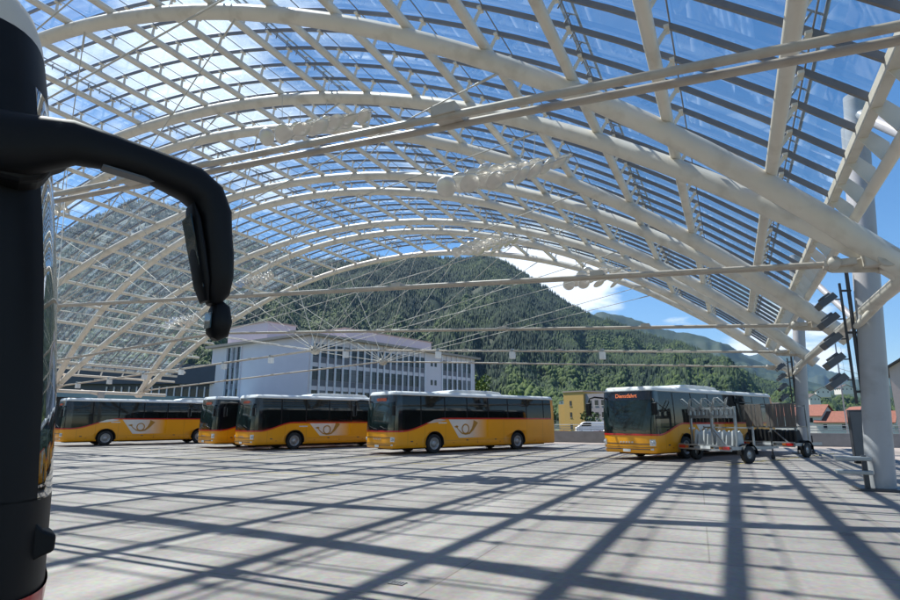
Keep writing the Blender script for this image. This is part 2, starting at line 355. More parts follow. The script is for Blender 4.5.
# feet nodes, ties, hubs, spokes
HX,HZ=-24.95,6.27
spoke_s=[.130,.275,.40,.60,.725,.87]
for k in ks:
    yk=YK[k]
    for s,x,z,sg in((0,XR,ZR,1),(1,XL,ZL,-1)):
        b=MB(); b.box((x-.12*sg,yk,z-.02),(.5,.55,.34)); b.lathe([(0,-.36),(.2,-.36),(.2,.36),(0,.36)],(x+.02*sg,yk,z-.05),'y',18)
        b.bar((x,yk,z),(x+.30*sg,yk,z-.45),.34,.12); b.prism([(x-.95*sg,z-.10),(x-.2*sg,z+.1),(x-.1*sg,z-.28),(x-.9*sg,z-.2)],yk-.03,yk+.03)
        o=b.build('arch_foot',M['cast'],roof); bevel(o,.02)
    sep=.11; yf=yk
    if k==1: yk=yk+.32
    for dy in(-sep,sep):
        MB().tube([(XR-.5,yk+dy,ZR-.05),(HX,yk+dy,HZ)],.046,8).build('tie_rod',M['rod'],roof)
        MB().tube([(XL+.5,yk+dy,ZL-.05),(HX,yk+dy,HZ)],.046,8).build('tie_rod',M['rod'],roof)
    b=MB()
    for x,z in((XR-.75,ZR-.03),(XL+.75,ZL-.03)):
        b.box((x,yk,z),(.55,.34,.13)); b.lathe([(0,-.22),(.12,-.22),(.12,.22),(0,.22)],(x-.1,yk,z),'y',14)
    for X0,Z0 in((XR,ZR),(XL,ZL)):
        for f in(.2,.4,.6,.8): b.box((X0+(HX-X0)*f,yk,Z0+(HZ-Z0)*f),(.30,.36,.12))
    b.build('tie_clamp',M['cast'],roof)
    h=MB(); h.lathe([(0,-.24),(.26,-.24),(.30,-.1),(.30,.1),(.26,.24),(0,.24)],(HX,yk,HZ),'y',20); h.lathe([(.05,-.32),(.16,-.32),(.16,.32),(.05,.32)],(HX,yk,HZ),'y',14)
    h.build('spoke_hub',M['cast'],roof)
    for sg in(-1,1):
        for s in spoke_s:
            x,z,hh=arc(s); e=Vector((x,yf+sg*(DL*hh+.16),z-.22)); o=Vector((HX,yk+sg*.2,HZ)); dr_=(e-o).normalized()
            b=MB().tube([o+dr_*.2,e],.020,6); b.tube([o+dr_*.2,o+dr_*.75],.034,8); b.tube([e-dr_*.7,e],.034,8)
            b.build('spoke_cable',M['cable'],roof)

# columns / masts with arms to the eave girder
def mast(x,y,top,name_lbl,floods=True,short=False,sgn=1):
    m=empty('roof_mast',(x,y,0),label=name_lbl,cat='column',group='masts carrying the roof')
    MB().tube([(-.02,0,-.3),(.245,0,3.5),(.07*top,0,top)],[.305,.29,.27],28).build('mast_tube',M['column'],m)
    if not short:
        MB().tube([(.08,.75,-.3),(-.08+.07*top,.75,top-.55)],[.21,.20],22).build('rear_tube',M['column'],m)
        MB().tube([(.75,-.2,top-.65),(2.6,-3.6,top-4.6)],[.15,.15],14).build('inclined_strut',M['column'],m)
        MB().box((0,0,.03),(1.0,1.0,.06)).build('base_plate',M['dark'],m)
    b=MB(); 
    for dy in(-1.6,1.6): b.tube([(0,0,4.0),(.28*sgn,dy,4.36)],.09,10)
    b.build('girder_arm',M['cream'],m)
    return m
YC=(YK[2]+YK[3])/2-.2; YC2=(YK[4]+YK[5])/2
n1=mast(3.05,YC,10.3,'thick grey mast with its foot in view at the right edge of the deck')
n2=mast(3.05,YC2,10.3,'thinner-looking grey mast behind the bike trailers, its foot hidden')
mast(XL-.3,YC2,4.3,'slim grey post under the left eave, seen above the far left coach',short=True,sgn=-1)

# floodlight poles beside the masts
def flood(x,y,z0,n,lbl,dz=.52):
    r=empty('floodlight_pole',(x,y,0),label=lbl,cat='floodlights',group='floodlight poles on the masts')
    MB().tube([(0,0,z0-.5),(0,0,z0+n*dz)],.032,8).build('pole',M['dark'],r)
    b=MB()
    for z in (z0-.2,z0+n*dz*.5,z0+n*dz-.2): b.tube([(0,0,z),(.24,.1,z)],.03,8)
    b.build('pole_arm',M['dark'],r)
    MB().tube([(.14,.08,.8),(.2,.08,z0+n*dz+.4)],.045,8).build('conduit',M['dark'],r)
    for i in range(n):
        z=z0+i*dz+.05
        Mx=Matrix.Rotation(rad(-36),3,'Y')@Matrix.Rotation(rad(12),3,'Z')
        c=Vector((-.36,-.05,z))
        b=MB(); b.box(c,(.48,.36,.17),Mx); b.box(c+Mx@Vector((.05,0,.11)),(.26,.26,.07),Mx)
        h=b.build('lamp_housing',M['lamp'],r); bevel(h,.015)
        MB().box(c+Mx@Vector((-.03,0,-.09)),(.40,.31,.012),Mx).build('lamp_glass',M['headlens'],h)
        MB().tube([(0,0,z+.05),(-.2,0,z+.05),(-.3,0,z-.02)],.018,6).build('lamp_arm',M['dark'],r)
flood(2.80,YC-.05,2.55,5,'column of five dark floodlights beside the near grey mast')
flood(2.80,YC2-.05,2.75,4,'column of dark floodlights beside the far grey mast behind the trailers')

# cabinet and guard rails at the near mast
cb=empty('control_cabinet',(4.5,27.7,0),label='dark grey metal control cabinet standing upright left of the near mast, behind the guard beams',cat='cabinet')
o=MB().box2((-.40,-.25,.12),(.38,.25,2.05)).build('cabinet_body',M['dark'],cb); bevel(o,.015)
MB().box2((-.36,-.262,.2),(.34,-.252,1.97)).build('cabinet_door',M['lamp'],cb)
MB().box2((.12,-.27,1.72),(.24,-.262,1.86)).build('sticker',M['plate'],cb)
MB().box2((-.38,-.23,0),(.36,.23,.12)).build('plinth',M['black'],cb)
gr=empty('guard_rail',(2.55,YC-.35,0),label='two stacked steel guard beams fixed low on the near mast',cat='guard rail')
for z in(.42,.74):
    o=MB().box2((-.42,-.12,z-.05),(.32,.12,z+.05)).build('beam',M['galv'],gr); bevel(o,.02)
MB().bar((.18,.02,0),(.18,.02,.82),.12,.10).build('post',M['dark'],gr)

# ------------------------------------------------------------------ hanging reflector clusters
def cluster(x,y,z,lbl,flip=1):
    r=empty('reflector_cluster',(x,y,z),label=lbl,cat='lamp cluster',group='clusters of round reflectors under the roof')
    first=None
    fr=MB()
    for i in range(4):
        for j in range(4):
            px=(-1.6+i*.92+j*.28)*flip; py=(j-1.5)*.55; pz=.34*j-.06*i-.3+random.uniform(-.05,.05)
            if first is None:
                b=MB(); prof=[(.0,-.07),(.14,-.062),(.26,-.035),(.34,.01),(.365,.035),(.36,.045),(.32,.025),(.24,-.01),(.12,-.035),(0,-.042)]
                b.lathe(prof,(0,0,0),'z',22); first=b.build('reflector',M['refl'],r); o=first
            else: o=first.copy(); COL.objects.link(o); o.parent=r
            f_=max(0,1-i/2.5)
            o.location=(px,py,pz); o.rotation_euler=(.12-1.15*f_+random.uniform(-.12,.12),(-.68+.35*f_)*flip+random.uniform(-.14,.14),0)
            fr.tube([(px,py,pz+.05),(px,py,pz+.3)],.012,5)
    for i in range(5):
        fr.tube([((-1.9+i*.80)*flip,-.63,-.06*i),((-1.9+i*.80+1.2)*flip,.63,.9-.06*i)],.02,6)
    for j in(0,3): fr.tube([((-1.9+j*.4)*flip,(j-1.5)*.55,.3*j),((1.3+j*.4)*flip,(j-1.5)*.55,.3*j-.24)],.02,6)
    fr.build('carrier_frame',M['cable'],r)
    for dx in(-1.1,1.1):
        for dy in(-.5,.6): MB().tube([(dx,dy,.3),(dx*1.1,dy,1.75)],.012,5).build('hanger',M['cable'],r)
M['refl']=mat('white_reflector',(.70,.66,.61),.32,metal=.55,var=.08,scale=2)
cy=(YK[2]+YK[3])/2; cy2=(YK[4]+YK[5])/2
cluster(-6.6,cy-.4,9.85,'cluster of white disc reflectors hanging nearest, right of centre under the roof')
cluster(-14.3,cy-1.2,13.1,'large cluster of white disc reflectors high up, left of the nearest cluster')
cluster(-14.2,cy2-.4,13.05,'small far cluster of pale disc reflectors over the mountain peak')
cluster(-6.75,cy2,10.1,'small far cluster of white disc reflectors beside the white cloud')
cluster(-35.0,cy2,13.05,'far cluster of disc reflectors right of the black bus mirror',-1)
cluster(-43.4,cy2,10.2,'far low cluster of disc reflectors left of the black bus mirror',-1)
cluster(-35.2,cy,13.2,'cluster of disc reflectors at the left, close beside the dark bus windscreen',-1)

# white boxes on the tie of arch pair 4
def tie_pt(k,x):
    if x>HX: f=(x-HX)/(XR-HX); return HZ+(ZR-HZ)*f
    f=(HX-x)/(HX-XL); return HZ+(ZL-HZ)*f
wb=None
names=['leftmost white lamp box on the tie rod','white lamp box on the left tie, second from the left end','white lamp box on the tie, third from the left end','white lamp box on the tie in front of the low dark building','white lamp box on the tie before the blank office wall','white lamp box on the tie just left of the spoke hub','white lamp box on the tie right of the near spoke hub','white lamp box on the tie in front of the forested slope left of centre','white lamp box on the tie in front of the forest right of centre','rightmost white lamp box on the tie, above the right bus']
for i,x in enumerate((-50.5,-46.3,-42,-37.8,-33.3,-28.8,-22.4,-15.6,-10.9,-5.9)):
    r=empty('lamp_box',(x,YK[4],tie_pt(4,x)),label=names[i],cat='lamp',group='white lamp boxes hung along one tie rod')
    a=MB().box2((-.14,-.16,-.48),(.14,.16,-.08)).build('housing',M['white'],r); bevel(a,.02)
    MB().box((0,0,0),(.12,.34,.16)).build('bracket',M['galv'],r)

# ------------------------------------------------------------------ buses
L,HW=12.0,1.275
def bus_pt(node,z,o=0.0):
    """node=('n',x) near side, ('f',phi) front, ('s',x) far side, ('r',phi) rear"""
    t_=max(0,z-1.6); ins=.035*t_*t_
    if z>2.86: ins+= .18*(1-math.sqrt(max(0,1-((z-2.86)/.22)**2)))
    if z<.42: ins+=(.42-z)*.35
    w=HW-ins+o; rake=.10*max(0,z-1.1)**1.5*.6
    rc=.38
    k,v=node
    if k=='n': return Vector((v,-w,z))
    if k=='s': return Vector((v,w,z))
    if k=='f':
        c,s_=math.cos(v),math.sin(v); n_=3.6
        y=w*math.copysign(abs(c)**(2/n_),c); x=rc-(rc+o-rake*0)*abs(s_)**(2/n_)
        return Vector((x+rake*abs(s_)+ins*.4,-y,z))
    if k=='r':
        c,s_=math.cos(v),math.sin(v); n_=7
        return Vector((L-.12+(.12+o-ins*.4)*abs(s_)**(2/n_),w*math.copysign(abs(c)**(2/n_),c),z))
FR=[('f',math.pi*i/20) for i in range(1,20)]   # phi 0 -> near corner
NEAR=[('n',x) for x in(11.88,11.4,10.5,9.5,8.5,7.5,6.6,5.8,5,4.4,3.9,3.4,3.0,2.6,2.2,1.8,1.4,1.0,.7,.38)]
FAR=[('s',n_[1]) for n_ in NEAR[::-1]]
RE=[('r',math.pi*i/12) for i in range(1,12)]
def ringmesh(zs,nodes,capt=True):
    b=MB(); n=len(nodes); vs=[bus_pt(nd,z) for z in zs for nd in nodes]
    fs=[(i*n+k,i*n+(k+1)%n,(i+1)*n+(k+1)%n,(i+1)*n+k) for i in range(len(zs)-1) for k in range(n)]
    if capt: fs+=[tuple(range(n))[::-1],tuple(range((len(zs)-1)*n,len(zs)*n))]
    b.add(vs,fs,True); return b
def band(nodes,zlo,zhi,o,rows=5,th=.004):
    b=MB(); n=len(nodes); vs=[]
    for j in range(rows+1):
        for nd in nodes:
            X=bus_pt(nd,1.5).x; a,c=zlo(X) if callable(zlo) else zlo, zhi(X) if callable(zhi) else zhi
            vs.append(bus_pt(nd,a+(c-a)*j/rows,o))
    fs=[(j*n+i,j*n+i+1,(j+1)*n+i+1,(j+1)*n+i) for j in range(rows) for i in range(n-1)]
    b.add(vs,fs,True)
    # rim back to the body
    rim=[j for j in range(n)]+[(r+1)*n-1 for r in range(1,rows+1)]+[rows*n+i for i in range(n-2,-1,-1)]+[r*n for r in range(rows-1,0,-1)]
    inner=[]
    c=Vector((L/2,0,1.6))
    vv=[vs[i] for i in rim]; vi=[p-Vector((0,math.copysign(th+.003,p.y) if abs(p.y)>1.0 else 0,0))+Vector((th if p.x<.3 else (-th if p.x>11.9 else 0),0,0)) for p in vv]
    m=len(rim); b.add(vv+vi,[(i,(i+1)%m,m+(i+1)%m,m+i) for i in range(m)])
    return b
def smooth(a,b,x):
    t_=min(1,max(0,(x-a)/(b-a))); return t_*t_*(3-2*t_)
_cut={}
def make_body(zs,wheels):
    o=ringmesh(zs,NEAR+FR+FAR+RE).build('body',M['yellow'])
    c=MB()
    for x in wheels:
        for sg in(-1,1):
            prof=[(0.0,sg*.78),(.56,sg*.78),(.56,sg*1.5),(0.0,sg*1.5)]
            c.lathe(prof,(x,0,.50),'y',30,False)
    co_=c.build('cutter',M['underbody'])
    bm=bmesh.new(); bm.from_mesh(co_.data); bmesh.ops.remove_doubles(bm,verts=bm.verts,dist=1e-5); bmesh.ops.recalc_face_normals(bm,faces=bm.faces); bm.to_mesh(co_.data); bm.free()
    md=o.modifiers.new('b','BOOLEAN'); md.operation='DIFFERENCE'; md.object=co_; md.solver='EXACT'; md.material_mode='TRANSFER'
    dg=bpy.context.evaluated_depsgraph_get(); me=bpy.data.meshes.new_from_object(o.evaluated_get(dg)); me.name='body'
    o.modifiers.clear(); o.data=me; bpy.data.objects.remove(co_)
    return o
def text_mesh(txt,size,name,mat_,ext=.002):
    cu=bpy.data.curves.new(name,'FONT'); cu.body=txt; cu.size=size; cu.extrude=ext; cu.align_x='CENTER'; cu.align_y='CENTER'
    to=bpy.data.objects.new(name,cu); COL.objects.link(to); dg=bpy.context.evaluated_depsgraph_get()
    me=bpy.data.meshes.new_from_object(to.evaluated_get(dg)); bpy.data.objects.remove(to); me.materials.clear(); me.materials.append(mat_)
    o=bpy.data.objects.new(name,me); COL.objects.link(o); return o
def fade_mat():
    m,t,p=nt('white_fading_decal'); tc=N(t,'ShaderNodeTexCoord'); sx=N(t,'ShaderNodeSeparateXYZ'); t.links.new(tc.outputs['Object'],sx.inputs[0])
    mr=N(t,'ShaderNodeMapRange'); mr.inputs[1].default_value=4.7; mr.inputs[2].default_value=6.3; t.links.new(sx.outputs[0],mr.inputs[0])
    mx=N(t,'ShaderNodeMix',data_type='RGBA'); mx.inputs[6].default_value=(.72,.70,.66,1); mx.inputs[7].default_value=(.90,.365,.004,1)
    t.links.new(mr.outputs[0],mx.inputs[0]); t.links.new(mx.outputs[2],p.inputs['Base Color']); p.inputs['Roughness'].default_value=.25; p.inputs['Coat Weight'].default_value=.5; return m
M['fade']=fade_mat()
def strip2d(b,pts,ws,y,th=.004):
    n=len(pts); vs=[]
    for i,(x,z) in enumerate(pts):
        x0,z0=pts[max(i-1,0)];x1,z1=pts[min(i+1,n-1)]; dx,dz=x1-x0,z1-z0; l=math.hypot(dx,dz) or 1; nx,nz=-dz/l,dx/l; w=ws[i]/2
        vs+=[(x+nx*w,y,z+nz*w),(x-nx*w,y,z-nz*w)]
    b.add(vs,[(2*i,2*i+1,2*i+3,2*i+2) for i in range(n-1)])
def wheel_parts(root,x,sg):
    w=empty('wheel',(x,sg*1.10,.48)); w.parent=root
    t_=MB().lathe([(.29,-.13),(.40,-.145),(.465,-.135),(.482,-.09),(.482,.09),(.465,.135),(.40,.145),(.29,.13)],(0,0,0),'y',36)
    t_.build('tyre',M['rubber'],w)
    r_=MB().lathe([(.295,.12*sg),(.30,.135*sg),(.27,.13*sg),(.25,.06*sg),(.16,.03*sg),(.15,.09*sg),(.11,.13*sg),(0,.14*sg)],(0,0,0),'y',30)
    for k in range(10):
        a=2*math.pi*k/10; r_.box((.20*math.cos(a),.06*sg,.20*math.sin(a)),(.035,.04,.035))
    r_.build('rim',M['rim'],w)
    return w
def mirror(root,side,big=True):
    # side +1 = far side (long forward arm), -1 = driver's side
    y0=side*1.16; b=MB()
    if side>0:
        b.tube([(.12,y0,2.62),(-.22,y0+.22,2.66),(-.38,y0+.38,2.60),(-.42,y0+.42,2.42)],.038,10)
        a=b.build('mirror_arm',M['black'],root)
        h=MB(); h.box((-.42,y0+.42,2.12),(.13,.24,.56)); o=h.build('mirror_head',M['black'],root); bevel(o,.04,3)
        g_=MB().box((-.348,y0+.42,2.12),(.012,.18,.48)).build('mirror_glass',M['silver'],o)
    else:
        b.tube([(.25,y0,2.5),(.05,y0-.20,2.52),(0,y0-.26,2.4)],.032,10); b.build('mirror_arm',M['black'],root)
        h=MB(); h.box((0,y0-.27,2.12),(.12,.22,.5)); o=h.build('mirror_head',M['black'],root); bevel(o,.04,3)
        MB().box((.066,y0-.27,2.12),(.012,.17,.42)).build('mirror_glass',M['silver'],o)
def make_bus(kind,label,X,Y,az,pod=(3.8,8.0),text=None,group=None):
    Nn=Vector((-math.cos(az),math.sin(az),0))
    root=empty('city_bus' if kind=='low' else 'coach',(X+Nn.x*HW,Y+Nn.y*HW,0),math.pi/2-az,label=label,cat='bus',group=group)
    wx=(2.65,8.75)
    body=make_body([.30,.36,.42,.7,1.1,1.6,2.1,2.5,2.87],wx); body.parent=root
    ringmesh([2.872,2.93,2.98,3.02,3.05,3.07],NEAR+FR+FAR+RE).build('roof',M['white'],root)
    if kind=='low':
        zs=lambda x:1.06+.46*smooth(.5,2.5,x)
        zw=1.06
    else:
        zs=lambda x:1.12+.62*smooth(.6,3.3,x)
        zw=1.12
    nn=[n_ for n_ in NEAR if n_[1]<11.7]; nf=[n_ for n_ in FAR if n_[1]<11.7]
    fine=[('n',x/10) for x in range(117,3,-2)]; finf=[('s',n_[1]) for n_ in fine[::-1]]
    zt=2.866
    w1=band(fine,lambda x:zs(x)+.02,zt,.006).build('side_window',M['busglass'],root)
    w2=band(finf,lambda x:zs(x)+.02,zt,.006).build('side_window',M['busglass'],root)
    FRf=[('n',.5),('n',.4)]+[('f',math.pi*i/32) for i in range(1,32)]+[('s',.4),('s',.5)]
    band(FRf,lambda x:zw+.02,zt,.008,8).build('windscreen',M['windscreen'],root)
    # black surround of windscreen bottom and header
    band(FRf,zw+.02,zw+.17,.011,2).build('windscreen_cowl',M['blackgloss'],root)
    band(FRf,2.50,zt+.01,.011,2).build('destination_panel',M['blackgloss'],root)
    for sgn_ in(0,1):
        nodes=[('n',.62),('n',.4)]+[('f',math.pi*i/32) for i in range(1,4)]
        if sgn_: nodes=[('s',n_[1]) if n_[0]=='n' else ('f',math.pi-n_[1]) for n_ in nodes]
        band(nodes,lambda x:zs(x)+.02,zt,.012).build('corner_pillar',M['blackgloss'],root)
    # red stripe all round
    strip=fine+FRf+finf
    band([n_ for n_ in strip],lambda x:zs(x)-.045,lambda x:zs(x)+.03,.014,1).build('red_stripe',M['red'],root)
    # pillars between the side windows
    for x in (1.75,3.3,4.85,6.4,7.95,9.5,11.0):
        for sgn_ in('n','s'):
            band([(sgn_,x+.035),(sgn_,x-.035)],zs(x)+.035,zt-.01,.010,4).build('window_pillar',M['black'],w1 if sgn_=='n' else w2)
    # seats' pale backs seen as opening vents in upper part of the panes
    for x0,x1 in((4.9,6.3),(8.0,9.4)):
        band([('n',x1-.06),('n',x0+.06)],2.50,2.54,.010,1).build('vent_line',M['dark'],w1)
    # rear
    o=MB(); 
    band([('r',math.pi*i/12) for i in range(2,11)],1.75,2.7,.008,3).build('rear_window',M['busglass'],root)
    for zz in(.9,):
        for sgn_ in(1,-1):
            MB().box((11.99,sgn_*1.08,zz),(.05,.14,.5)).build('tail_light',M['redlens'],root)
    # roof unit
    p0,p1=pod; b=MB()
    prof=[(p0,3.04),(p0+.25,3.2),(p0+.7,3.27),(p1-.9,3.27),(p1-.25,3.22),(p1,3.04)]
    b.prism(prof,-.85,.85); o=b.build('roof_unit',M['white'],root); bevel(o,.05,3)
    b=MB(); 
    for i in range(8): b.box2((p0+1+i*.12,-.6,3.268),(p0+1.05+i*.12,.6,3.278))
    b.box2((p1-1.6,-.5,3.265),(p1-1.0,.5,3.30)); b.build('roof_grille',M['lamp'],o)
    MB().box2((1.2,-.35,3.06),(1.8,.35,3.12)).build('roof_hatch',M['white'],root)
    # underbody + wheels
    MB().box2((.5,-.72,.22),(11.6,.72,.9)).build('underbody',M['underbody'],root)
    for x in wx:
        for sg in(-1,1): wheel_parts(root,x,sg)
        b=MB()
        for sg in(-1,1): b.lathe([(.56,sg*1.262),(.60,sg*1.262),(.60,sg*1.285),(.56,sg*1.285),(.56,sg*1.262)],(x,0,.50),'y',36)
        # remove part below the sill by limiting to upper arc
        vs=b.v; keep=[i for i,f in enumerate(b.f) if min(vs[j][2] for j in f)>.36]; b.f=[b.f[i] for i in keep]; b.sm=[b.sm[i] for i in keep]
        b.build('wheel_arch_trim',M['black'],root)
    # lamps and bumper
    for sgn_ in(1,-1):
        lo,hi=(.62,.84) if kind!='low' else (.60,.86)
        a=[.30,.42,.54,.66,.78] ; nodes=[('f',v if sgn_>0 else math.pi-v) for v in a]
        hl=band(nodes,lo,hi,.012,3).build('headlight',M['headlens'],root)
        for v in(.40,.62):
            p=bus_pt(('f',v if sgn_>0 else math.pi-v),(lo+hi)/2,.015)
            MB().lathe([(0,-.012),(.06,-.012),(.07,.0),(.055,.004),(0,.0)],tuple(p),'x',14).build('lamp',M['silver'],hl)
        band([('f',v if sgn_>0 else math.pi-v) for v in(.5,.62,.74)],.43,.50,.012,1).build('fog_light',M['headlens'],root)
    band([('f',math.pi*i/16) for i in range(4,13)],.66 if kind=='low' else .80,.69 if kind=='low' else .83,.010,1).build('grille_line',M['dark'],root)
    band([('f',math.pi*i/16) for i in range(1,16)],.53,.545,.008,1).build('bumper_joint',M['dark'],root)
    band([('f',math.pi*i/16) for i in range(4,13)],.44,.47,.010,1).build('bumper_slot',M['dark'],root)
    p=bus_pt(('f',math.pi/2),.40,.02); MB().box((p.x-.01,0,.40),(.015,.36,.11)).build('number_plate',M['plate'],root)
    # wipers
    b=MB(); y_=.15
    for y0_,y1_ in((-.9,-.25),(.0,.75)):
        p=[bus_pt(('f',math.acos(max(-1,min(1,-math.copysign(abs(yy/HW)**1.8,yy))))),zz,.03) for yy,zz in((y0_,1.2),((y0_+y1_)/2,1.26),(y1_,1.36))]
        b.tube(p,.014,6)
    b.build('wiper',M['black'],root)
    mirror(root,1); mirror(root,-1)
    # panel gaps on the near side
    b=MB()
    gaps=[.95,2.0,3.35,5.6,7.6,9.5,10.9]
    for x in gaps: strip2d(b,[(x,.42),(x,zs(x)-.06)],[.012,.012],-(HW+.0035))
    strip2d(b,[(3.4,.62),(8.1,.62)],[.01,.01],-(HW+.0035)); b.build('panel_gap',M['gold'],root)
    b=MB(); 
    for x in(.95,4.6,6.7): b.box((x+.25,-(HW+.004),.62),(.14,.01,.05))
    b.build('flap_handle',M['dark'],root)
    b=MB()
    for x in (1.5,3.9,5.6,7.3,10.2): b.box((x,-(HW+.004),.5),(.08,.012,.04))
    b.build('side_marker',M['orange'],root)
    if kind!='low':
        b=MB(); strip2d(b,[(2.15,1.50),(2.6,1.60),(3.0,1.65),(3.35,1.66)],[.02,.16,.13,.02],-(HW+.02)); b.build('chrome_wing',M['silver'],root)
    # horn decal
    yD=-(HW+.005); zt_=zs(4.5)-.05
    b=MB(); b.add([(3.55,yD,zt_),(6.4,yD,zt_),(6.4,yD,.74),(4.25,yD,.74)],[(0,1,2,3)])
    # subdivide not needed
    dec=b.build('livery_panel',M['fade'],root)
    b=MB(); yH=yD-.004; cx,cz,r=4.72,(zt_+.74)/2-.02,.235
    loop=[(cx+r*math.cos(a),cz+r*math.sin(a)) for a in [math.pi*2*i/28 for i in range(29)]]
    strip2d(b,loop,[.07]*29,yH)
    strip2d(b,[(cx-.62,cz+.10),(cx-.45,cz-.08),(cx-.25,cz-.22),(cx,cz-.27),(cx+.28,cz-.22),(cx+.5,cz-.02),(cx+.66,cz+.22),(cx+.74,cz+.40)],[.04,.055,.07,.08,.10,.15,.24,.36],yH-.001)
    strip2d(b,[(cx-.78,cz+.12),(cx-.60,cz+.12),(cx-.50,cz+.12)],[.02,.14,.02],yH-.002)
    b.build('horn_emblem',M['gold'],dec)
    b=MB(); b.box((3.15,-(HW+.004),zs(3.15)-.22),(.55,.008,.06)); b.build('lettering_strip',M['plate'],root)
    if kind=='low':
        b=MB(); p=bus_pt(('f',math.pi*.72),.86,.014); b.add([(p.x+.02,p.y-.10,.80),(p.x-.01,p.y-.30,.80),(p.x,p.y-.22,.96),(p.x+.04,p.y-.02,.96)],[(0,1,2,3)]); b.build('front_emblem',M['plate'],root)
    b=MB(); nm=bus_pt(('f',math.pi/2),.73,.012).x
    for i in range(5): b.box((nm-.002,-.28+i*.14,.74),(.012,.08,.05))
    b.build('front_badge',M['silver'],root)
    if text:
        o=text_mesh(text,.235,'destination_text',M['led']); o.parent=root; x=bus_pt(('f',math.pi/2),2.68,.02).x
        o.matrix_local=Matrix.Translation((x-.012,-.02,2.675))@Matrix(((0,0,-1,0),(-1,0,0,0),(0,1,0,0),(0,0,0,1)))
    else:
        b=MB(); x=bus_pt(('f',math.pi/2),2.68,.02).x
        for yy in [(-.55+.1*i) for i in range(9)]: 
            b.box((x-.008,yy,2.66),(.006,.07,random.choice((.12,.16))))
        b.build('destination_display',led('dim_led',(.35,.07,.03),.08) if 'dim_led' not in bpy.data.materials else bpy.data.materials['dim_led'],root)
    return root
GB='yellow buses parked nose-out across the deck'
make_bus('low','yellow bus with lit orange destination sign, parked at the right behind the bike trailers',-3.04,25.26,.434,pod=(3.0,6.8),text='Dienstfahrt',group=GB)
make_bus('coach','yellow coach with chrome wing on its side, fully visible in the middle of the deck',-14.87,24.04,.424,group=GB)
make_bus('low','yellow bus with horn emblem, tucked just left of the middle coach and overlapped by it',-23.97,24.07,.385,group=GB)
make_bus('low','yellow bus showing only its front, between the far left coach and the next bus',-27.9,24.9,.37,group=GB)
make_bus('coach','yellow coach at the far left of the row, beyond the dark bus in the foreground',-38.6,22.4,.36,pod=(7.2,11.2),group=GB)

# ------------------------------------------------------------------ near dark coach at the left edge (only its front corner is in view)
BN=.43
nb=empty('dark_coach',(-3.06,1.885,0),math.pi/2-BN,label='black coach close by at the left edge, only its front corner and mirror in view',cat='bus')
def nb_ring(z,o=0):
    px=float(np.interp(z,[.3,.8,1.25,1.8,2.4,3.0,3.5,4.05,4.35],[-.03,-.003,-.025,-.068,-.136,-.22,-.275,-.33,-.5]))
    ins=.07*max(0,(z-2.6)/1.2)**2+ (.22*(1-math.sqrt(max(0,1-((z-3.85)/.36)**2))) if z>3.85 else 0)
    W=1.27; ring=[]
    for i in range(25):
        a=math.pi*i/24; n_=4.2
        c,s_=math.cos(a),math.sin(a)
        y=(W-ins+o)*math.copysign(abs(c)**(2/n_),c); x=-.52+(.52+o)*abs(s_)**(2/n_)+px-ins*.8
        ring.append((x,W-y,z))
    ring.append((-12,2*W-ins+o,z)); ring.insert(0,(-12,ins-o,z))
    return ring
def nb_shell(zs,a,b_,o,closed=False):
    m=MB(); rings=[nb_ring(z,o)[a:b_] for z in zs]; n=len(rings[0]); vs=[p for r in rings for p in r]
    m.add(vs,[(i*n+k,i*n+k+1,(i+1)*n+k+1,(i+1)*n+k) for i in range(len(zs)-1) for k in range(n-1)],True)
    if closed:
        m.add([p for r in rings for p in(r[0],r[-1])],[(2*i,2*i+1,2*i+3,2*i+2) for i in range(len(zs)-1)])
        m.add(rings[-1],[tuple(range(n))]); m.add(rings[0],[tuple(range(n))])
    return m
ZB=[.34,.5,.8,1.1,1.25]; ZG=[1.25,1.5,1.8,2.1,2.4,2.7,3.0,3.3,3.5]; ZT=[3.5,3.65,3.80]; ZR_=[3.80,3.9,4.0,4.08,4.14,4.16]
def full(zs): return nb_shell(zs,0,27,0,True)
o=full(ZB).build('lower_body',M['black'],nb)
full([1.25,1.26]).build('sill',M['black'],nb)
# pillar + side skin (side part only), front glass wraps the nose
nb_shell(ZG,0,7,0).build('side_panel',M['black'],nb)
nb_shell(ZG,20,27,0).build('side_panel',M['black'],nb)
nb_shell(ZG,6,21,0).build('windscreen',M['nearscreen'] if 'nearscreen' in M else M['nearglass'],nb)
full(ZT).build('upper_body',M['black'],nb)
full(ZR_).build('roof',M['cream'],nb)
MB().box2((-1.1,.35,1.0),(-.45,2.2,1.32)).build('dashboard',M['dark'],nb)
MB().box2((-12,.1,1.0),(-1.3,2.44,1.1)).build('floor_panel',M['dark'],nb)
MB().box2((-1.9,.3,1.1),(-1.8,2.25,3.9)).build('partition',M['black'],nb)
b=MB(); b.box2((-11,-.012,1.7),(-.72,-.004,3.4)); b.build('side_window',M['busglass'],nb)
nb_shell([.345,.5,.7,.80],2,25,.012).build('red_bumper',M['red'],nb)
for x in(-2.7,-9): 
    b=MB(); b.lathe([(.3,-.01),(.5,-.012),(.52,.1),(.52,.25),(0,.25)],(x,0,.52),'y',30); b.build('wheel',M['rubber'],nb)
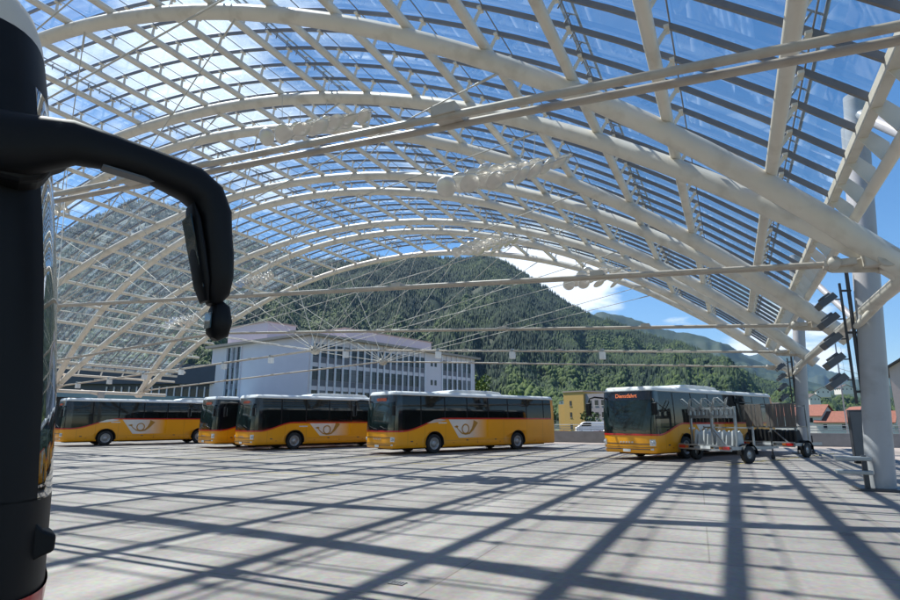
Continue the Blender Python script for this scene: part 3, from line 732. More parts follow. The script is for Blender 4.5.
# mirror arm: thick base plate, arm sweeping forward, bend, long housing
b=MB(); b.prism([(-.62,2.84),(-.62,3.18),(-.42,3.20),(-.33,3.195),(-.22,3.15),(-.22,3.0),(-.29,2.95),(-.33,2.86),(-.42,2.83)],-.12,.08)
o=b.build('mirror_foot',M['black'],nb); bevel(o,.04,3)
def flat_tube(path,ra,rb,seg=18):
    """ra = half height in the bending plane (xz), rb = half width along y"""
    vs=[]; n=len(path)
    for i,p in enumerate(path):
        p=Vector(p); d=(Vector(path[min(i+1,n-1)])-Vector(path[max(i-1,0)])).normalized()
        w=Vector((0,1,0)); w=(w-d*w.dot(d)).normalized(); u=w.cross(d)
        for k in range(seg):
            a=2*math.pi*k/seg; c,s_=math.cos(a),math.sin(a); e=.75
            vs.append(p+u*ra[i]*math.copysign(abs(c)**e,c)+w*rb[i]*math.copysign(abs(s_)**e,s_))
    m=MB(); m.add(vs,[(i*seg+k,i*seg+(k+1)%seg,(i+1)*seg+(k+1)%seg,(i+1)*seg+k) for i in range(n-1) for k in range(seg)],True)
    m.add(vs[:seg],[tuple(range(seg))[::-1]],True); m.add(vs[-seg:],[tuple(range(seg))],True); return m
arm=[(-.62,-.06,3.02),(-.40,-.14,3.025),(-.22,-.22,3.063),(-.014,-.22,3.06),(.12,-.22,3.045),(.235,-.22,3.02),(.355,-.22,2.99),(.445,-.22,2.93),(.495,-.22,2.82),(.508,-.22,2.70),(.53,-.22,2.58),(.543,-.22,2.46),(.545,-.22,2.36),(.54,-.22,2.30)]
ra=[.17,.155,.115,.092,.092,.10,.105,.10,.095,.092,.09,.085,.07,.03]; rb=[.10,.10,.08,.075,.085,.10,.12,.135,.14,.14,.14,.13,.11,.06]
flat_tube(arm,ra,rb).build('mirror_arm',M['black'],nb)
o=flat_tube([(.365,-.22,2.86),(.39,-.22,2.76),(.425,-.22,2.6),(.465,-.22,2.42),(.49,-.22,2.31)],[.008,.022,.028,.028,.012],[.08,.12,.125,.115,.07]).build('mirror_housing',M['black'],nb)
MB().box((.404,-.22,2.585),(.006,.17,.42),Matrix.Rotation(rad(-14.5),3,'Y')).build('mirror_glass',M['windscreen'],o)
o=flat_tube([(.560,-.22,2.325),(.575,-.22,2.28),(.582,-.22,2.20),(.575,-.22,2.13),(.56,-.22,2.10)],[.02,.05,.062,.055,.02],[.04,.09,.10,.09,.03]).build('small_mirror',M['black'],nb)
MB().box((.519,-.22,2.205),(.006,.11,.09)).build('mirror_glass',M['windscreen'],o)
MB().box((.06,-.22,2.955),(.3,.08,.012),Matrix.Rotation(rad(4),3,'Y')).build('arm_trim',M['lamp'],nb)
b=MB(); b.prism([(-.22,.94),(-.22,1.15),(-.14,1.16),(-.09,1.10),(-.03,1.07),(-.03,.99),(-.08,.97),(-.14,.94)],.14,.36); o=b.build('front_sensor',M['black'],nb); bevel(o,.015)

# ------------------------------------------------------------------ bike trailers
def trailer(name,lbl,x,y,rz,kind):
    r=empty(name,(x,y,0),rz,label=lbl,cat='trailer',group='bike trailers parked by the right bus')
    b=MB()
    for z in(.50,.66): b.bar((-1.32,-.9,z),(1.32,-.9,z),.06,.07)
    for xx in(-1.32,1.32): b.bar((xx,-.9,.58),(xx,1.3,.58),.06,.12)
    b.bar((-1.32,.0,.56),(1.32,.0,.56),.08,.08); b.bar((-1.32,1.3,.56),(1.32,1.3,.56),.06,.10)
    b.bar((-.5,-.9,.56),(-.5,1.3,.56),.05,.08); b.bar((.5,-.9,.56),(.5,1.3,.56),.05,.08)
    b.build('chassis',M['galv'],r)
    b=MB(); b.bar((-.9,1.3,.50),(0,3.0,.48),.06,.08); b.bar((.9,1.3,.50),(0,3.0,.48),.06,.08); b.bar((0,2.9,.5),(0,3.4,.5),.09,.07)
    b.build('drawbar',M['galv'],r)
    b=MB(); b.tube([(0,3.05,.9),(0,3.05,.12)],.03,8); b.lathe([(0,-.03),(.1,-.03),(.1,.03),(0,.03)],(0,3.05,.1),'x',14); b.build('jockey_wheel',M['rubber'],r)
    for sg in(-1,1):
        w=MB().lathe([(.15,-.09),(.30,-.10),(.335,-.07),(.335,.07),(.30,.10),(.15,.09)],(sg*1.28,0,.335),'x',28).build('wheel',M['rubber'],r)
        MB().lathe([(.185,.07*sg),(.18,.095*sg),(.12,.05*sg),(.06,.08*sg),(0,.09*sg)],(sg*1.28,0,.335),'x',22).build('rim',M['rim'],w)
        n_=10; pts=[(.42*math.cos(math.pi*i/n_),.335+.42*math.sin(math.pi*i/n_)) for i in range(n_+1)]
        b=MB(); vs=[(sg*1.28+dx,p[0],p[1]) for p in pts for dx in(-.14,.14)]
        b.add(vs,[(2*i,2*i+1,2*i+3,2*i+2) for i in range(n_)],True); b.prism([(p[0],p[1]) for p in pts],sg*1.28-.142,sg*1.28-.138,'yz')
        o=b.build('mudguard',M['black'],r)
        MB().box((sg*1.12,-.94,.58),(.30,.04,.12)).build('tail_light',M['redlens'],r)
        MB().box((sg*.86,-.94,.58),(.16,.03,.10)).build('indicator',M['orange'],r)
    MB().box((.1,-.935,.58),(.5,.02,.11)).build('number_plate',M['plate'],r)
    b=MB(); 
    xs=(-1.15,-.05,1.1)
    for xx in xs: b.bar((xx,-.3,.6),(xx,-.3,2.2),.08,.08)
    for xx in(-1.2,1.2): b.bar((xx,.5,.6),(xx,.5,1.4 if kind=='clamps' else 2.35),.06,.06)
    b.bar((-1.2,.5,1.35),(1.2,.5,1.35),.05,.05); (None if kind=='clamps' else b.bar((-1.2,.5,2.3),(1.2,.5,2.3),.05,.05))
    b.bar((-.05,-.3,1.3),(.85,-.6,.66),.04,.05)
    b.build('rack_post',M['galv'],r)
    if kind=='clamps':
        b=MB()
        for z,h in((2.12,.10),(1.80,.14)): b.bar((-1.2,-.3,z),(1.15,-.3,z),.05,h)
        for i in range(10):
            xx=-1.1+i*.235
            b.tube([(xx,-.36,1.86),(xx,-.36,2.1)],.05,8); b.box((xx,-.38,1.95),(.11,.10,.18))
        b.build('clamp_rail',M['galv'],r)
        for i in range(8):
            xx=-1.15+i*.31; d_=(-1 if i%2 else 1)*.28
            for q_ in(0,.06):
                pass
            b=MB(); 
            p0=Vector((xx,-.4,2.02)); p1=Vector((xx+d_*1.4,-.66,2.5)); n_=Vector((.05,0,.045))
            b.tube([p0-n_,p1-n_,p1+Vector((d_*.12,0,.03)),p1+n_,p0+n_],.020,6); 
            for f in(.3,.6): b.tube([p0.lerp(p1,f)-n_,p0.lerp(p1,f)+n_],.012,5)
            b.build('wheel_clamp',M['galv'],r)
        for i in range(5):
            xx=-.92+i*.47
            b=MB(); b.prism([(-.35,.64),(-.28,1.22),(-.18,1.28),(-.02,1.15),(.12,1.24),(.24,1.1),(.3,.64)],xx-.11,xx-.03,'yz')
            b.prism([(-.30,.64),(-.22,1.10),(-.05,1.05),(.2,.64)],xx+.03,xx+.09,'yz')
            o=b.build('wheel_tray',M['lightgrey'],r); bevel(o,.02)
    else:
        for i in range(14):
            xx=-1.16+i*.175
            if i==5: continue
            MB().box((xx,-.34+random.uniform(-.02,.02),1.88),(.15,.035,1.06),Matrix.Rotation(random.uniform(-.02,.02),3,'Y')).build('slat',M['wood'],r)
        b=MB(); b.bar((-1.25,-.30,2.40),(1.2,-.30,2.40),.05,.05); b.bar((-1.25,-.30,1.34),(1.2,-.30,1.34),.05,.06); b.build('slat_rail',M['galv'],r)
        for i in range(12):
            xx=-1.1+i*.2
            o=MB().prism([(-.4,.60),(-.42,1.2+random.uniform(-.1,.06)),(-.1,1.22),(.2,.62)],xx-.055,xx+.055,'yz').build('rubber_holder',M['rubber'],r); bevel(o,.015)
    return r
trailer('bike_trailer','galvanised bike trailer with a rack of metal clamp arms and pale wheel trays',-.60,26.55,math.atan2(-.65,.76),'clamps')
trailer('bike_trailer','bike trailer with brown vertical slats above black rubber holders',1.75,31.75,math.atan2(-.55,.83),'slats')

# ------------------------------------------------------------------ buildings beyond the deck
def pix_dir(azd): a=rad(azd); return Vector((math.sin(a),math.cos(a),0))
def block(mb,w,dp,z0,z1,x0=0,y0=0): mb.box2((x0,y0,z0),(x0+w,y0+dp,z1)); return mb
# office: local +x runs along the long right facade, local +y along the left facade
off_=empty('office_building',(-52.9,63.1,-7.5),rad(90-11),label='lavender office block with rows of windows between white fins, behind the buses',cat='building')
LX,LY,HT=41.0,25.0,21.0
MB().box2((0,0,0),(LX,LY,HT-.12)).build('wall',M['plaster'],off_)
o=MB().box2((-.9,-.9,HT-.12),(LX+.9,LY+.9,HT+.25)).build('roof',M['fascia'],off_)
MB().box2((2,13,HT+.25),(7.5,LY-1,HT+3.5)).build('penthouse',M['upper'],off_)
MB().box2((1.8,12.8,HT+3.5),(7.7,LY-.8,HT+3.65)).build('penthouse_roof',M['fascia'],off_)
MB().box2((13,7,HT+.25),(36,LY-4,HT+3.3)).build('penthouse',M['upper'],off_)
MB().box2((12.8,6.8,HT+3.3),(36.2,LY-3.8,HT+3.43)).build('penthouse_roof',M['fascia'],off_)
zf=[HT-.35-3.3*i for i in range(1,6)]
def strip_win(parent,x0,x1,n,face,zs_,hgt=1.8,finw=.30):
    st=(x1-x0)/n
    for z in zs_:
        for i in range(n):
            a=x0+i*st
            w=MB(); wn=st-.28
            if face=='x': w.box2((a+.14,-.02,z+.75),(a+.14+wn,.10,z+.75+hgt))
            else: w.box2((-.02,a+.14,z+.75),(.10,a+.14+wn,z+.75+hgt))
            o=w.build('window',random.choice((M['officeglass'],M['officeglass'],M['officeglass2'],M['blind'])),parent)
            f=MB()
            if face=='x':
                f.box2((a+.14,-.05,z+.75+hgt*.62),(a+.14+wn,-.021,z+.75+hgt*.62+.07)); f2=MB().box2((a+.14,-.06,z+.68),(a+.14+wn,-.02,z+.75))
            else:
                f.box2((-.05,a+.14,z+.75+hgt*.62),(-.021,a+.14+wn,z+.75+hgt*.62+.07)); f2=MB().box2((-.06,a+.14,z+.68),(-.02,a+.14+wn,z+.75))
            f.build('window_bar',M['frame'],o); f2.build('window_sill',M['frame'],o)
    for z in zs_:
        b=MB()
        if face=='x': b.box2((x0,-.015,z-.15),(x1,.05,z+.66))
        else: b.box2((-.015,x0,z-.15),(.05,x1,z+.66))
        b.build('spandrel',M['plaster2'],parent)
    b=MB(); 
    for i in range(n+1):
        a=x0+i*st
        if face=='x': b.box2((a-finw/2,-.20,0),(a+finw/2,0.0,HT-.125))
        else: b.box2((-.30,a-finw/2,zs_[-1]),(0.0,a+finw/2,HT-.36))
    b.build('facade_fins',M['fin'],parent)
strip_win(off_,.35,25.5,17,'x',zf[:4])
strip_win(off_,30.4,39.6,6,'x',zf[:4])
for z in zf[:4]:
    for a in(27.2,28.3):
        MB().box2((a,-.03,z+1.2),(a+.6,.06,z+2.1)).build('window',M['officeglass'],off_)
strip_win(off_,16.4,20.4,3,'y',zf[:5],2.5,.12)
# low dark building to the left
lb=empty('low_building',(-77.0,68.5,-7.5),rad(206),label='low dark blue flat-roofed building behind the far left coach',cat='building')
MB().box2((0,-12,0),(34,0,15.0)).build('wall',M['darkblue'],lb)
o=MB().box2((-1,-13,15.0),(35,1.2,18.2)).build('roof',M['darkblue'],lb)
for i in range(14):
    x=.4+i*1.25
    o=MB().box2((x,-.02,10.8),(x+1.05,.06,14.2)).build('window',M['officeglass'],lb)
b=MB()
for i in range(15): b.box2((.2+i*1.25,-.02,10.4),(.4+i*1.25,.22,14.6))
b.box2((0,0.01,10.2),(18,.25,10.5)); b.build('facade_mullions',M['fin'],lb)
sh=empty('platform_shelter',(-66,20,0),label='long platform shelter with a pale teal glass roof edge behind the coach at far left',cat='shelter')
MB().box2((-7,-22,4.15),(0,48,4.75)).build('roof',M['teal'],sh)
MB().box2((-5,-21,-7),(-4.6,47,4.15)).build('back_wall',M['darkblue'],sh)
for i in range(9): MB().tube([(-1.2,-20+i*8.2,-7.5),(-1.2,-20+i*8.2,4.2)],.14,10).build('post',M['dark'],sh)

# ochre building with grey wing
ob=empty('ochre_building',(-39.3,147.7,-7.5),rad(-27),label='ochre yellow apartment building with a column of dark windows, left of the right bus',cat='building')
MB().box2((0,0,0),(6.6,9,16.2)).build('wall',M['ochre'],ob)
MB().box2((-2.6,.8,0),(0,8,13.2)).build('lower_wing',M['ochre'],ob)
MB().box2((-.15,-.15,16.2),(6.75,9.1,16.5)).build('roof',M['fascia'],ob)
MB().box2((6.61,.6,0),(13.5,9,15.6)).build('grey_wing',M['greyren'],ob)
for i in range(5):
    z=14-i*2.9
    w=MB().box2((2.0,-.04,z-1.2),(2.7,.05,z)).build('window',M['officeglass'],ob); MB().box2((1.9,-.10,z-1.3),(2.8,-.041,z-1.2)).build('sill',M['fascia'],w)
    for x in(7.6,9.6,11.6): 
        w=MB().box2((x,.56,z-1.3),(x+1,.62,z)).build('window',M['officeglass'],ob); MB().box2((x-.1,.50,z-1.4),(x+1.1,.559,z-1.3)).build('sill',M['whiteren'],w)
def house(lbl,x,y,z,rz,w,dp,h,rh,wallm,roofm,nw=3,st=1,grp=None,overh=.5):
    r=empty('house',(x,y,z),rad(rz),label=lbl,cat='house',group=grp)
    b=MB().prism([(0,0),(w,0),(w,h),(w/2,h+rh),(0,h)],0,dp); b.build('wall',wallm,r)
    b=MB(); t=.25
    for sg in(0,1):
        xa,xb=(w/2,-overh) if sg==0 else (w/2,w+overh)
        za,zb=h+rh+.05,h-rh*overh/(w/2)+.05
        b.prism([(xa,za),(xb,zb),(xb,zb+t),(xa,za+t)],-overh,dp+overh)
    rf=b.build('roof',roofm,r)
    MB().box2((w*.62,dp*.4,h+rh*.4),(w*.62+.7,dp*.4+.7,h+rh+1.0)).build('chimney',M['greyren'],rf)
    for s_ in range(st):
        for i in range(nw):
            xx=w*(i+.5)/nw-.45; zz=h-1.9-s_*2.8
            o=MB().box2((xx,-.05,zz),(xx+.9,.05,zz+1.3)).build('window',M['officeglass'],r)
            MB().box2((xx-.1,-.1,zz-.12),(xx+1.0,-.051,zz)).build('sill',M['whiteren'],o)
    for i in range(nw):
        yy=dp*(i+.5)/nw-.45
        MB().box2((-.05,yy,h-1.9),(.05,yy+.9,h-.6)).build('window',M['officeglass'],r)
        MB().box2((w-.05,yy,h-1.9),(w+.05,yy+.9,h-.6)).build('window',M['officeglass'],r)
    return r
GH='houses in the valley at the right'
house('white house with orange-red tiled roof just right of the slatted trailer',22.5,196,-7.5,62,10,16,10.4,3.0,M['whiteren'],M['redtile'],3,2,GH)
house('smaller white house with red roof beyond the parapet, left of the control cabinet',34.5,214,-7.5,20,9,12,10.0,3.1,M['whiteren'],M['redtile'],3,2,GH)
house('long white house with red roof lying behind the control cabinet',38,190,-7.5,70,9,18,8.6,2.8,M['whiteren'],M['redtile'],4,2,GH)
house('grey-roofed house between the red roofs in the valley',46,260,-7.5,35,11,13,11.2,3.0,M['whiteren'],M['darkroof'],3,2,GH)
house('far small house with dark roof at the foot of the wooded slope',18,330,-7.5,50,10,12,14.5,3,M['whiteren'],M['darkroof'],3,2,GH)
house('white flat house with grey windows low on the wooded slope behind the middle coach roof',-115,420,0,-8,15,12,15.5,.8,M['whiteren'],M['darkroof'],4,2)
pk=house('pink house with dark roof cut off by the right edge of the picture',15.4,75.5,-7.5,-12,15,16,14.6,4.8,M['pink'],M['darkroof'],4,4)
# hillside barn-like far houses
for i,(x,y,z) in enumerate(((70,620,22),(95,660,26),(58,560,14))):
    house(['pale house on the green meadow far right','second pale house higher on the far meadow','third pale house lower on the far meadow'][i],x,y,z,20*i,11,12,6,3,M['whiteren'],M['darkroof'],3,1,GH)

# catenary masts of the railway
def cat_mast(x,y,lbl,h=17.5):
    r=empty('catenary_mast',(x,y,-7.5),label=lbl,cat='mast',group='railway catenary masts')
    b=MB()
    b.bar((0,0,0),(0,0,h),.16,.16); b.build('mast_post',M['galv'],r)
    b=MB(); b.bar((-.1,0,h-5.6),(3.6,0,h-5.6),.08,.10); b.tube([(0,0,h-4.2),(3.2,0,h-5.5)],.03,6); 
    b.build('cantilever',M['galv'],r)
    b=MB()
    for dx in(.6,1.3,2.0,2.8,3.5): b.tube([(dx,0,h-5.6),(dx,0,h-1.0-.4*dx)],.018,5)
    b.build('dropper',M['cable'],r)
cat_mast(13.9,96,'thin railway mast with hanging wires left of the near grey mast',20.5)
cat_mast(-38.6,128,'thin lamp-like mast right of the middle coach, before the ochre building',13)
# things on the street beyond the parapet
def car(name,lbl,x,y,z,rz,m,l=4.6,h=1.5,van=False):
    r=empty(name,(x,y,z),rad(rz),label=lbl,cat='van' if van else 'car')
    if van: prof=[(0,.35),(0,1.1),(.5,1.35),(1.1,h-.1),(1.5,h),(l-.1,h),(l,h-.2),(l,.35)]
    else: prof=[(0,.35),(0,.75),(1.1,.95),(1.8,h-.05),(2.4,h),(3.4,h-.05),(4.1,1.0),(l,.9),(l,.35)]
    o=MB().prism(prof,-.85,.85).build('body',m,r); bevel(o,.08,3)
    b=MB(); z1=h-.15
    b.prism([(1.25,1.0),(1.85,z1),(l-1.3,z1),(l-.9,1.0)] if not van else [(.75,1.3),(1.2,z1),(2.4,z1),(2.4,1.3)],-.86,.86); b.build('side_window',M['busglass'],r)
    for x_ in(.85,l-.9):
        for sg in(-1,1): MB().lathe([(0,-.1),(.31,-.1),(.31,.1),(0,.1)],(x_,sg*.8,.31),'y',20).build('wheel',M['rubber'],r)
    return r
car('parked_van','white van parked beyond the parapet in front of the ochre building',-23.2,94,-.6,20,M['white'],4.6,2.0,True)
car('parked_car','silver car on the raised road beyond the parapet beside the white van',-18.0,90,-.6,12,M['silver'])
ra_=empty('raised_road',(-20,90,-7.5),label='grey raised roadway with red and white boards beyond the parapet',cat='bridge')
MB().box2((-30,-4,0),(60,8,6.89)).build('road_slab',M['parapet'],ra_)
for i in range(9):
    MB().box2((-11+i*3.1,-4.1,6.7),(-8.5+i*3.1,-4.02,7.6)).build('board',M['red'] if i%2==0 else M['plate'],ra_)
b=MB()
for i in range(15): b.bar((-11+i*2,-4,6.9),(-11+i*2,-4,7.9),.06,.06)
b.bar((-11,-4,7.9),(60,-4,7.9),.06,.06); b.build('road_railing',M['galv'],ra_)

# ------------------------------------------------------------------ leafy trees
def np_mesh(name,V,Fq,tint,matl,parent=None,smooth_=False):
    me=bpy.data.meshes.new(name); nv=len(V); nf=len(Fq); k=Fq.shape[1]
    me.vertices.add(nv); me.vertices.foreach_set('co',V.astype(np.float32).ravel())
    me.loops.add(nf*k); me.loops.foreach_set('vertex_index',Fq.astype(np.int32).ravel())
    me.polygons.add(nf); me.polygons.foreach_set('loop_start',(np.arange(nf)*k).astype(np.int32)); me.polygons.foreach_set('loop_total',np.full(nf,k,np.int32))
    me.update(calc_edges=True)
    at=me.attributes.new('tint','FLOAT','POINT'); at.data.foreach_set('value',tint.astype(np.float32))
    me.materials.append(matl); me.validate()
    o=bpy.data.objects.new(name,me); COL.objects.link(o)
    if parent is not None:o.parent=parent
    return o
def leaf_cloud(n,blobs,size):
    P=[];T=[]
    for _ in range(n):
        c,r=blobs[RNG.integers(len(blobs))]
        d_=RNG.normal(size=3); d_/=np.linalg.norm(d_); q=np.array(c)+d_*np.array(r)*RNG.uniform(.55,1.05)
        P.append(q); T.append(RNG.uniform(0,1)*.6+ .4*RNG.uniform())
    P=np.array(P); n=len(P)
    A=RNG.normal(size=(n,3)); A/=np.linalg.norm(A,axis=1)[:,None]; B=np.cross(A,RNG.normal(size=(n,3))); B/=np.linalg.norm(B,axis=1)[:,None]
    s_=size*RNG.uniform(.6,1.3,(n,1)); V=np.stack([P+A*s_,P+B*s_*.6,P-A*s_,P-B*s_*.6],1).reshape(-1,3)
    return V,np.arange(4*n).reshape(n,4),np.repeat(np.array(T),4)
def tree(name,lbl,x,y,z,h,w,n,matl,grp=None,size=.28):
    r=empty(name,(x,y,z),label=lbl,cat='tree',group=grp)
    b=MB().tube([(0,0,0),(.1,.05,h*.4),(0,.1,h*.75)],[.25*h/8,.17*h/8,.06],10)
    for i in range(6):
        a=i*1.05; b.tube([(0,0,h*(.3+.06*i)),(math.cos(a)*w*.3,math.sin(a)*w*.3,h*(.5+.06*i))],[.09,.03],6)
    b.build('trunk',M['bark'],r)
    bl=[((RNG.uniform(-.35,.35)*w,RNG.uniform(-.35,.35)*w,h*RNG.uniform(.42,.9)),(w*RNG.uniform(.16,.3),w*RNG.uniform(.16,.3),h*RNG.uniform(.08,.17))) for _ in range(13)]
    V,Fq,T=leaf_cloud(n,bl,size); np_mesh('crown',V,Fq,T,matl,r)
GT='leafy trees beyond the deck'
tree('leafy_tree','bright yellow-green tree rising behind the roof of the middle coach beside the office',-46.5,107,-7.5,19.5,8.5,2600,M['leaf'],GT,.35)
tree('leafy_tree','smaller light green tree right of the brightest one, behind the middle coach',-41,112,-7.5,15.2,6,1500,M['leaf'],GT,.33)
tree('leafy_tree','mid-green tree at the rear end of the middle coach, left of the ochre building',-39.5,131,-7.5,14.5,5.5,1500,M['leafd'],GT,.33)
tree('leafy_tree','pale green bush-like tree in front of the grey wing of the ochre building',-27.8,128,-7.5,11.3,5,1200,M['leafd'],GT,.3)
tree('leafy_tree','tall dark tree left of the office building, seen through the roof end',-86,96,-7.5,24,10,2600,M['leafd'],GT,.4)
tree('leafy_tree','dark green tree behind the red roofs at the right',24,235,-7.5,13.5,9,1500,M['leafd'],GT,.45)
tree('leafy_tree','round green tree right of the red roofs, low behind the cabinet',44,228,-7.5,13,8,1500,M['leafd'],GT,.45)

# ------------------------------------------------------------------ mountains
R1=[(-100,.12),(-80,.16),(-65.34,.2069),(-61.93,.2659),(-59.06,.3111),(-56.88,.3405),(-55.31,.3511),(-51.82,.3376),(-46.24,.3044),(-41.34,.2724),(-35.36,.2787),(-29.18,.2877),(-22.9,.2915),(-20.31,.2791),(-18.28,.2575),(-16.3,.2322),(-14.17,.2035),(-11.31,.1799),(-7.47,.1472),(-3.82,.1189),(-.74,.089),(1.86,.0638),(5.25,.0352),(9.33,.0224),(11.84,.0163),(25,.01)]
R2=[(-30,.12),(-14.97,.1541),(-11.3,.1834),(-8.94,.1777),(-7.3,.1675),(-5.54,.1521),(-2.95,.1395),(-.57,.1224),(2.04,.0961),(3.94,.0761),(6.24,.0552),(9.45,.0391),(11.96,.0325),(25,.03)]
R3=[(-12,.10),(-2.19,.1191),(2.09,.1039),(4.94,.104),(6.17,.0892),(7.04,.0795),(8.03,.0699),(8.94,.062),(10.54,.0552),(12.16,.0595),(20,.08),(35,.09)]
def vnoise(x,y,seed=0):
    def h(i,j): 
        v=np.sin(i*127.1+j*311.7+seed*74.7)*43758.5453; return v-np.floor(v)
    i=np.floor(x);j=np.floor(y);f=x-i;g_=y-j;f=f*f*(3-2*f);g_=g_*g_*(3-2*g_)
    return (h(i,j)*(1-f)+h(i+1,j)*f)*(1-g_)+(h(i,j+1)*(1-f)+h(i+1,j+1)*f)*g_
def fbm(x,y,o=5,seed=0):
    s_=0;a=.5;t_=0
    for k in range(o): s_=s_+a*vnoise(x,y,seed+k); t_+=a; x=x*2.03;y=y*2.03;a*=.55
    return s_/t_
def hill_fn(tab,rr,t0,amp,seed,zoff=0):
    A=np.array([t[0] for t in tab]);E=np.array([t[1] for t in tab])
    def f(az,rho):
        e=np.interp(az,A,E); t=rho/rr
        u=np.clip((t-t0)/(1-t0),0,None)
        up=np.minimum(u,1); prof=.35*up+.65*up**1.35
        H=e*rr+zoff
        back=np.clip(t-1,0,None); 
        z=-8+(H+8+EYE)*prof*np.where(t>1,np.clip(1-back*1.1,0,1),1)
        x=rho*np.sin(np.radians(az));y=rho*np.cos(np.radians(az))
        gul=fbm(az*.35+seed,rho*.0009,3,seed)-.5
        n_=fbm(x/260,y/260,5,seed)-.62
        z=z+(n_*amp+gul*amp*1.4)*np.clip(up*(1.04-up)*4,0,1)
        return z
    return f
def hill(name,f,a0,a1,na,r0,r1,nr,matl,rough=0):
    az=np.linspace(a0,a1,na); rh=r0*(r1/r0)**np.linspace(0,1,nr); AZ_,RH=np.meshgrid(az,rh)
    Z=f(AZ_,RH); X=RH*np.sin(np.radians(AZ_)); Y=RH*np.cos(np.radians(AZ_))
    if rough: Z=Z+rough*(fbm(X/rough*.4,Y/rough*.4,4,9)-.5)*np.clip((Z+8)/60,0,1)
    V=np.stack([X,Y,Z],2).reshape(-1,3); i=np.arange(nr-1)[:,None]*na+np.arange(na-1)[None,:]
    Fq=np.stack([i,i+1,i+na+1,i+na],2).reshape(-1,4)
    T=fbm(V[:,0]/90,V[:,1]/90,4,3)
    o=np_mesh(name,V,Fq,T,matl); o['kind']='structure'
    o.data.polygons.foreach_set('use_smooth',[True]*len(o.data.polygons)); return o
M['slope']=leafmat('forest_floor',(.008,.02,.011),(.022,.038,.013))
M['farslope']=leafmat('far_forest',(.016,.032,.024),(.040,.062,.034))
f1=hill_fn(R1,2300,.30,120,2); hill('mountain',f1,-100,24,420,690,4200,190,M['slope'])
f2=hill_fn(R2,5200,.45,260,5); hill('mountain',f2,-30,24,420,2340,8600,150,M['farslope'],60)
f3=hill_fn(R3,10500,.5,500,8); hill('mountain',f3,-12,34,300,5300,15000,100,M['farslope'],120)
# forest on the near mountain
def forest():
    n=120000
    az=RNG.uniform(-72,14,n); rh=np.sqrt(RNG.uniform(700**2,2420**2,n)); z=f1(az,rh); keep=z>0
    az,rh,z=az[keep],rh[keep],z[keep]
    x=rh*np.sin(np.radians(az)); y=rh*np.cos(np.radians(az))
    dens=fbm(x/150,y/150,4,21); k=dens>.31; x,y,z,dens=x[k],y[k],z[k],dens[k]; n=len(x)
    con=(fbm(x/220,y/220,4,33)+RNG.normal(0,.08,n)+(z/900))>.62
    sz=.6+.8*fbm(x/70,y/70,3,51)*RNG.uniform(.7,1.3,n); hh=np.where(con,RNG.uniform(12,24,n),RNG.uniform(8,16,n))*sz; ww=np.where(con,RNG.uniform(2.2,4.0,n),RNG.uniform(3,6.6,n))*sz
    S6=np.array([[math.cos(math.pi*k/3),math.sin(math.pi*k/3)] for k in range(6)])
    V=np.zeros((n,13,3)); jit=RNG.uniform(.75,1.25,(n,12))
    lowr=np.where(con,1.0,.75); midr=np.where(con,.55,1.0)
    for k in range(6):
        V[:,k,0]=x+S6[k,0]*ww*lowr*jit[:,k]; V[:,k,1]=y+S6[k,1]*ww*lowr*jit[:,k]; V[:,k,2]=z+hh*.08
        V[:,6+k,0]=x+S6[k,0]*ww*midr*jit[:,6+k]; V[:,6+k,1]=y+S6[k,1]*ww*midr*jit[:,6+k]; V[:,6+k,2]=z+hh*np.where(con,.45,.62)*RNG.uniform(.85,1.15,n)
    V[:,12,0]=x;V[:,12,1]=y;V[:,12,2]=z+hh
    tri=[]
    for k in range(6):
        a,b_=k,(k+1)%6; tri+=[[a,b_,6+b_],[a,6+b_,6+a],[6+a,6+b_,12]]
    Fq=(np.array(tri)[None]+13*np.arange(n)[:,None,None]).reshape(-1,3)
    T=np.where(con,.10,.50)+(fbm(x/140,y/140,4,5)-.5)*1.1+(fbm(x/40,y/40,2,15)-.5)*.4+RNG.normal(0,.15,n)
    o=np_mesh('forest',V.reshape(-1,3),Fq,np.repeat(np.clip(T,0,1),13),M['forest']); tag(o,'dense mixed forest covering the mountainside behind the station','forest',None,'stuff')
forest()

# ------------------------------------------------------------------ light, sky
SUN=Vector((-.565,.07,1)).normalized()
sl=bpy.data.lights.new('sun','SUN'); sl.energy=5.0; sl.angle=rad(.53); sl.color=(1,.95,.88)
so=bpy.data.objects.new('sun',sl); COL.objects.link(so); so.rotation_euler=(-SUN).to_track_quat('-Z','Y').to_euler(); so.location=(-20,10,40)
W=bpy.data.worlds.new('World'); S.world=W; W.use_nodes=True; t=W.node_tree; t.nodes.clear(); Lk=t.links.new
out=N(t,'ShaderNodeOutputWorld'); bg=N(t,'ShaderNodeBackground'); bg.inputs[1].default_value=.088
sky=N(t,'ShaderNodeTexSky'); sky.sky_type='NISHITA'; sky.sun_disc=False; sky.sun_elevation=math.asin(SUN.z); sky.sun_rotation=math.atan2(SUN.x,SUN.y)%(2*math.pi)
sky.altitude=600; sky.air_density=1.0; sky.dust_density=.4; sky.ozone_density=2.2
tc=N(t,'ShaderNodeTexCoord'); sp=N(t,'ShaderNodeSeparateXYZ'); Lk(tc.outputs['Generated'],sp.inputs[0])
def mth(op,a,b=None,c=None):
    n=N(t,'ShaderNodeMath',operation=op)
    for i,v in enumerate((a,b,c)):
        if v is None: continue
        if isinstance(v,(int,float)): n.inputs[i].default_value=v
        else: Lk(v,n.inputs[i])
    return n.outputs[0]
zz=mth('ADD',mth('MAXIMUM',sp.outputs[2],0.0),.22)
cv=N(t,'ShaderNodeCombineXYZ'); Lk(mth('DIVIDE',sp.outputs[0],zz),cv.inputs[0]); Lk(mth('DIVIDE',sp.outputs[1],zz),cv.inputs[1])
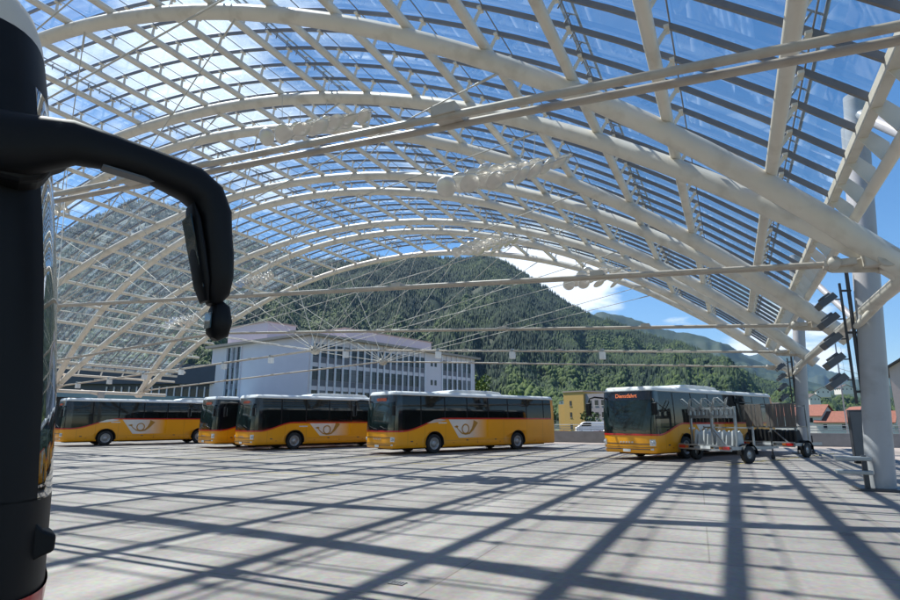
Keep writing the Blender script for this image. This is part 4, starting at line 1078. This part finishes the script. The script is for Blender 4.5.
n1=N(t,'ShaderNodeTexNoise'); n1.inputs['Scale'].default_value=2.6; n1.inputs['Detail'].default_value=9; n1.inputs['Roughness'].default_value=.56; n1.inputs['Distortion'].default_value=.25; Lk(cv.outputs[0],n1.inputs[0])
def lobe(azd,eld,w,g):   # bump of cloudiness towards a direction of the sky
    a,e=rad(azd),rad(eld); v=N(t,'ShaderNodeVectorMath',operation='DOT_PRODUCT'); Lk(tc.outputs['Generated'],v.inputs[0]); v.inputs[1].default_value=(math.sin(a)*math.cos(e),math.cos(a)*math.cos(e),math.sin(e))
    mr=N(t,'ShaderNodeMapRange'); mr.interpolation_type='SMOOTHSTEP'; Lk(v.outputs['Value'],mr.inputs[0]); mr.inputs[1].default_value=math.cos(rad(w)); mr.inputs[2].default_value=1; mr.inputs[3].default_value=0; mr.inputs[4].default_value=g
    return mr.outputs[0]
m=n1.outputs[0]
for l in (lobe(-16.5,15,7,.42),lobe(-11.5,12,4,.22),lobe(5,6.5,6,.28),lobe(-58,36,24,.15),lobe(-42,26,16,.12)): m=mth('ADD',m,l)
cr=N(t,'ShaderNodeMapRange'); cr.interpolation_type='SMOOTHSTEP'; Lk(m,cr.inputs[0]); cr.inputs[1].default_value=.60; cr.inputs[2].default_value=.80; cr.inputs[3].default_value=0; cr.inputs[4].default_value=.9
mx=N(t,'ShaderNodeMix',data_type='RGBA'); Lk(cr.outputs[0],mx.inputs[0])
hs=N(t,'ShaderNodeHueSaturation'); hs.inputs['Saturation'].default_value=1.3; Lk(sky.outputs[0],hs.inputs['Color']); Lk(hs.outputs[0],mx.inputs[6]); mx.inputs[7].default_value=(9.0,9.4,10.0,1)
Lk(mx.outputs[2],bg.inputs[0]); Lk(bg.outputs[0],out.inputs[0])

# air between here and the mountains
HAZE=True
if HAZE:
    hz=MB().box2((-9000,-400,-9),(9000,16500,2600)).build('haze',None if False else M['dark'],kind='stuff')
    hm=bpy.data.materials.new('haze'); hm.use_nodes=True; t=hm.node_tree; t.nodes.clear()
    o_=N(t,'ShaderNodeOutputMaterial'); pv=N(t,'ShaderNodeVolumePrincipled'); pv.inputs['Color'].default_value=(.36,.62,1,1); pv.inputs['Density'].default_value=3e-5; pv.inputs['Anisotropy'].default_value=.2
    t.links.new(pv.outputs[0],o_.inputs['Volume']); hz.data.materials.clear(); hz.data.materials.append(hm)

S.render.engine='CYCLES'
S.view_settings.view_transform='Standard'; S.view_settings.look='None'; S.view_settings.gamma=1; S.view_settings.use_curve_mapping=False
S.view_settings.exposure=.85
S.cycles.max_bounces=8; S.cycles.transparent_max_bounces=24; S.cycles.volume_bounces=0
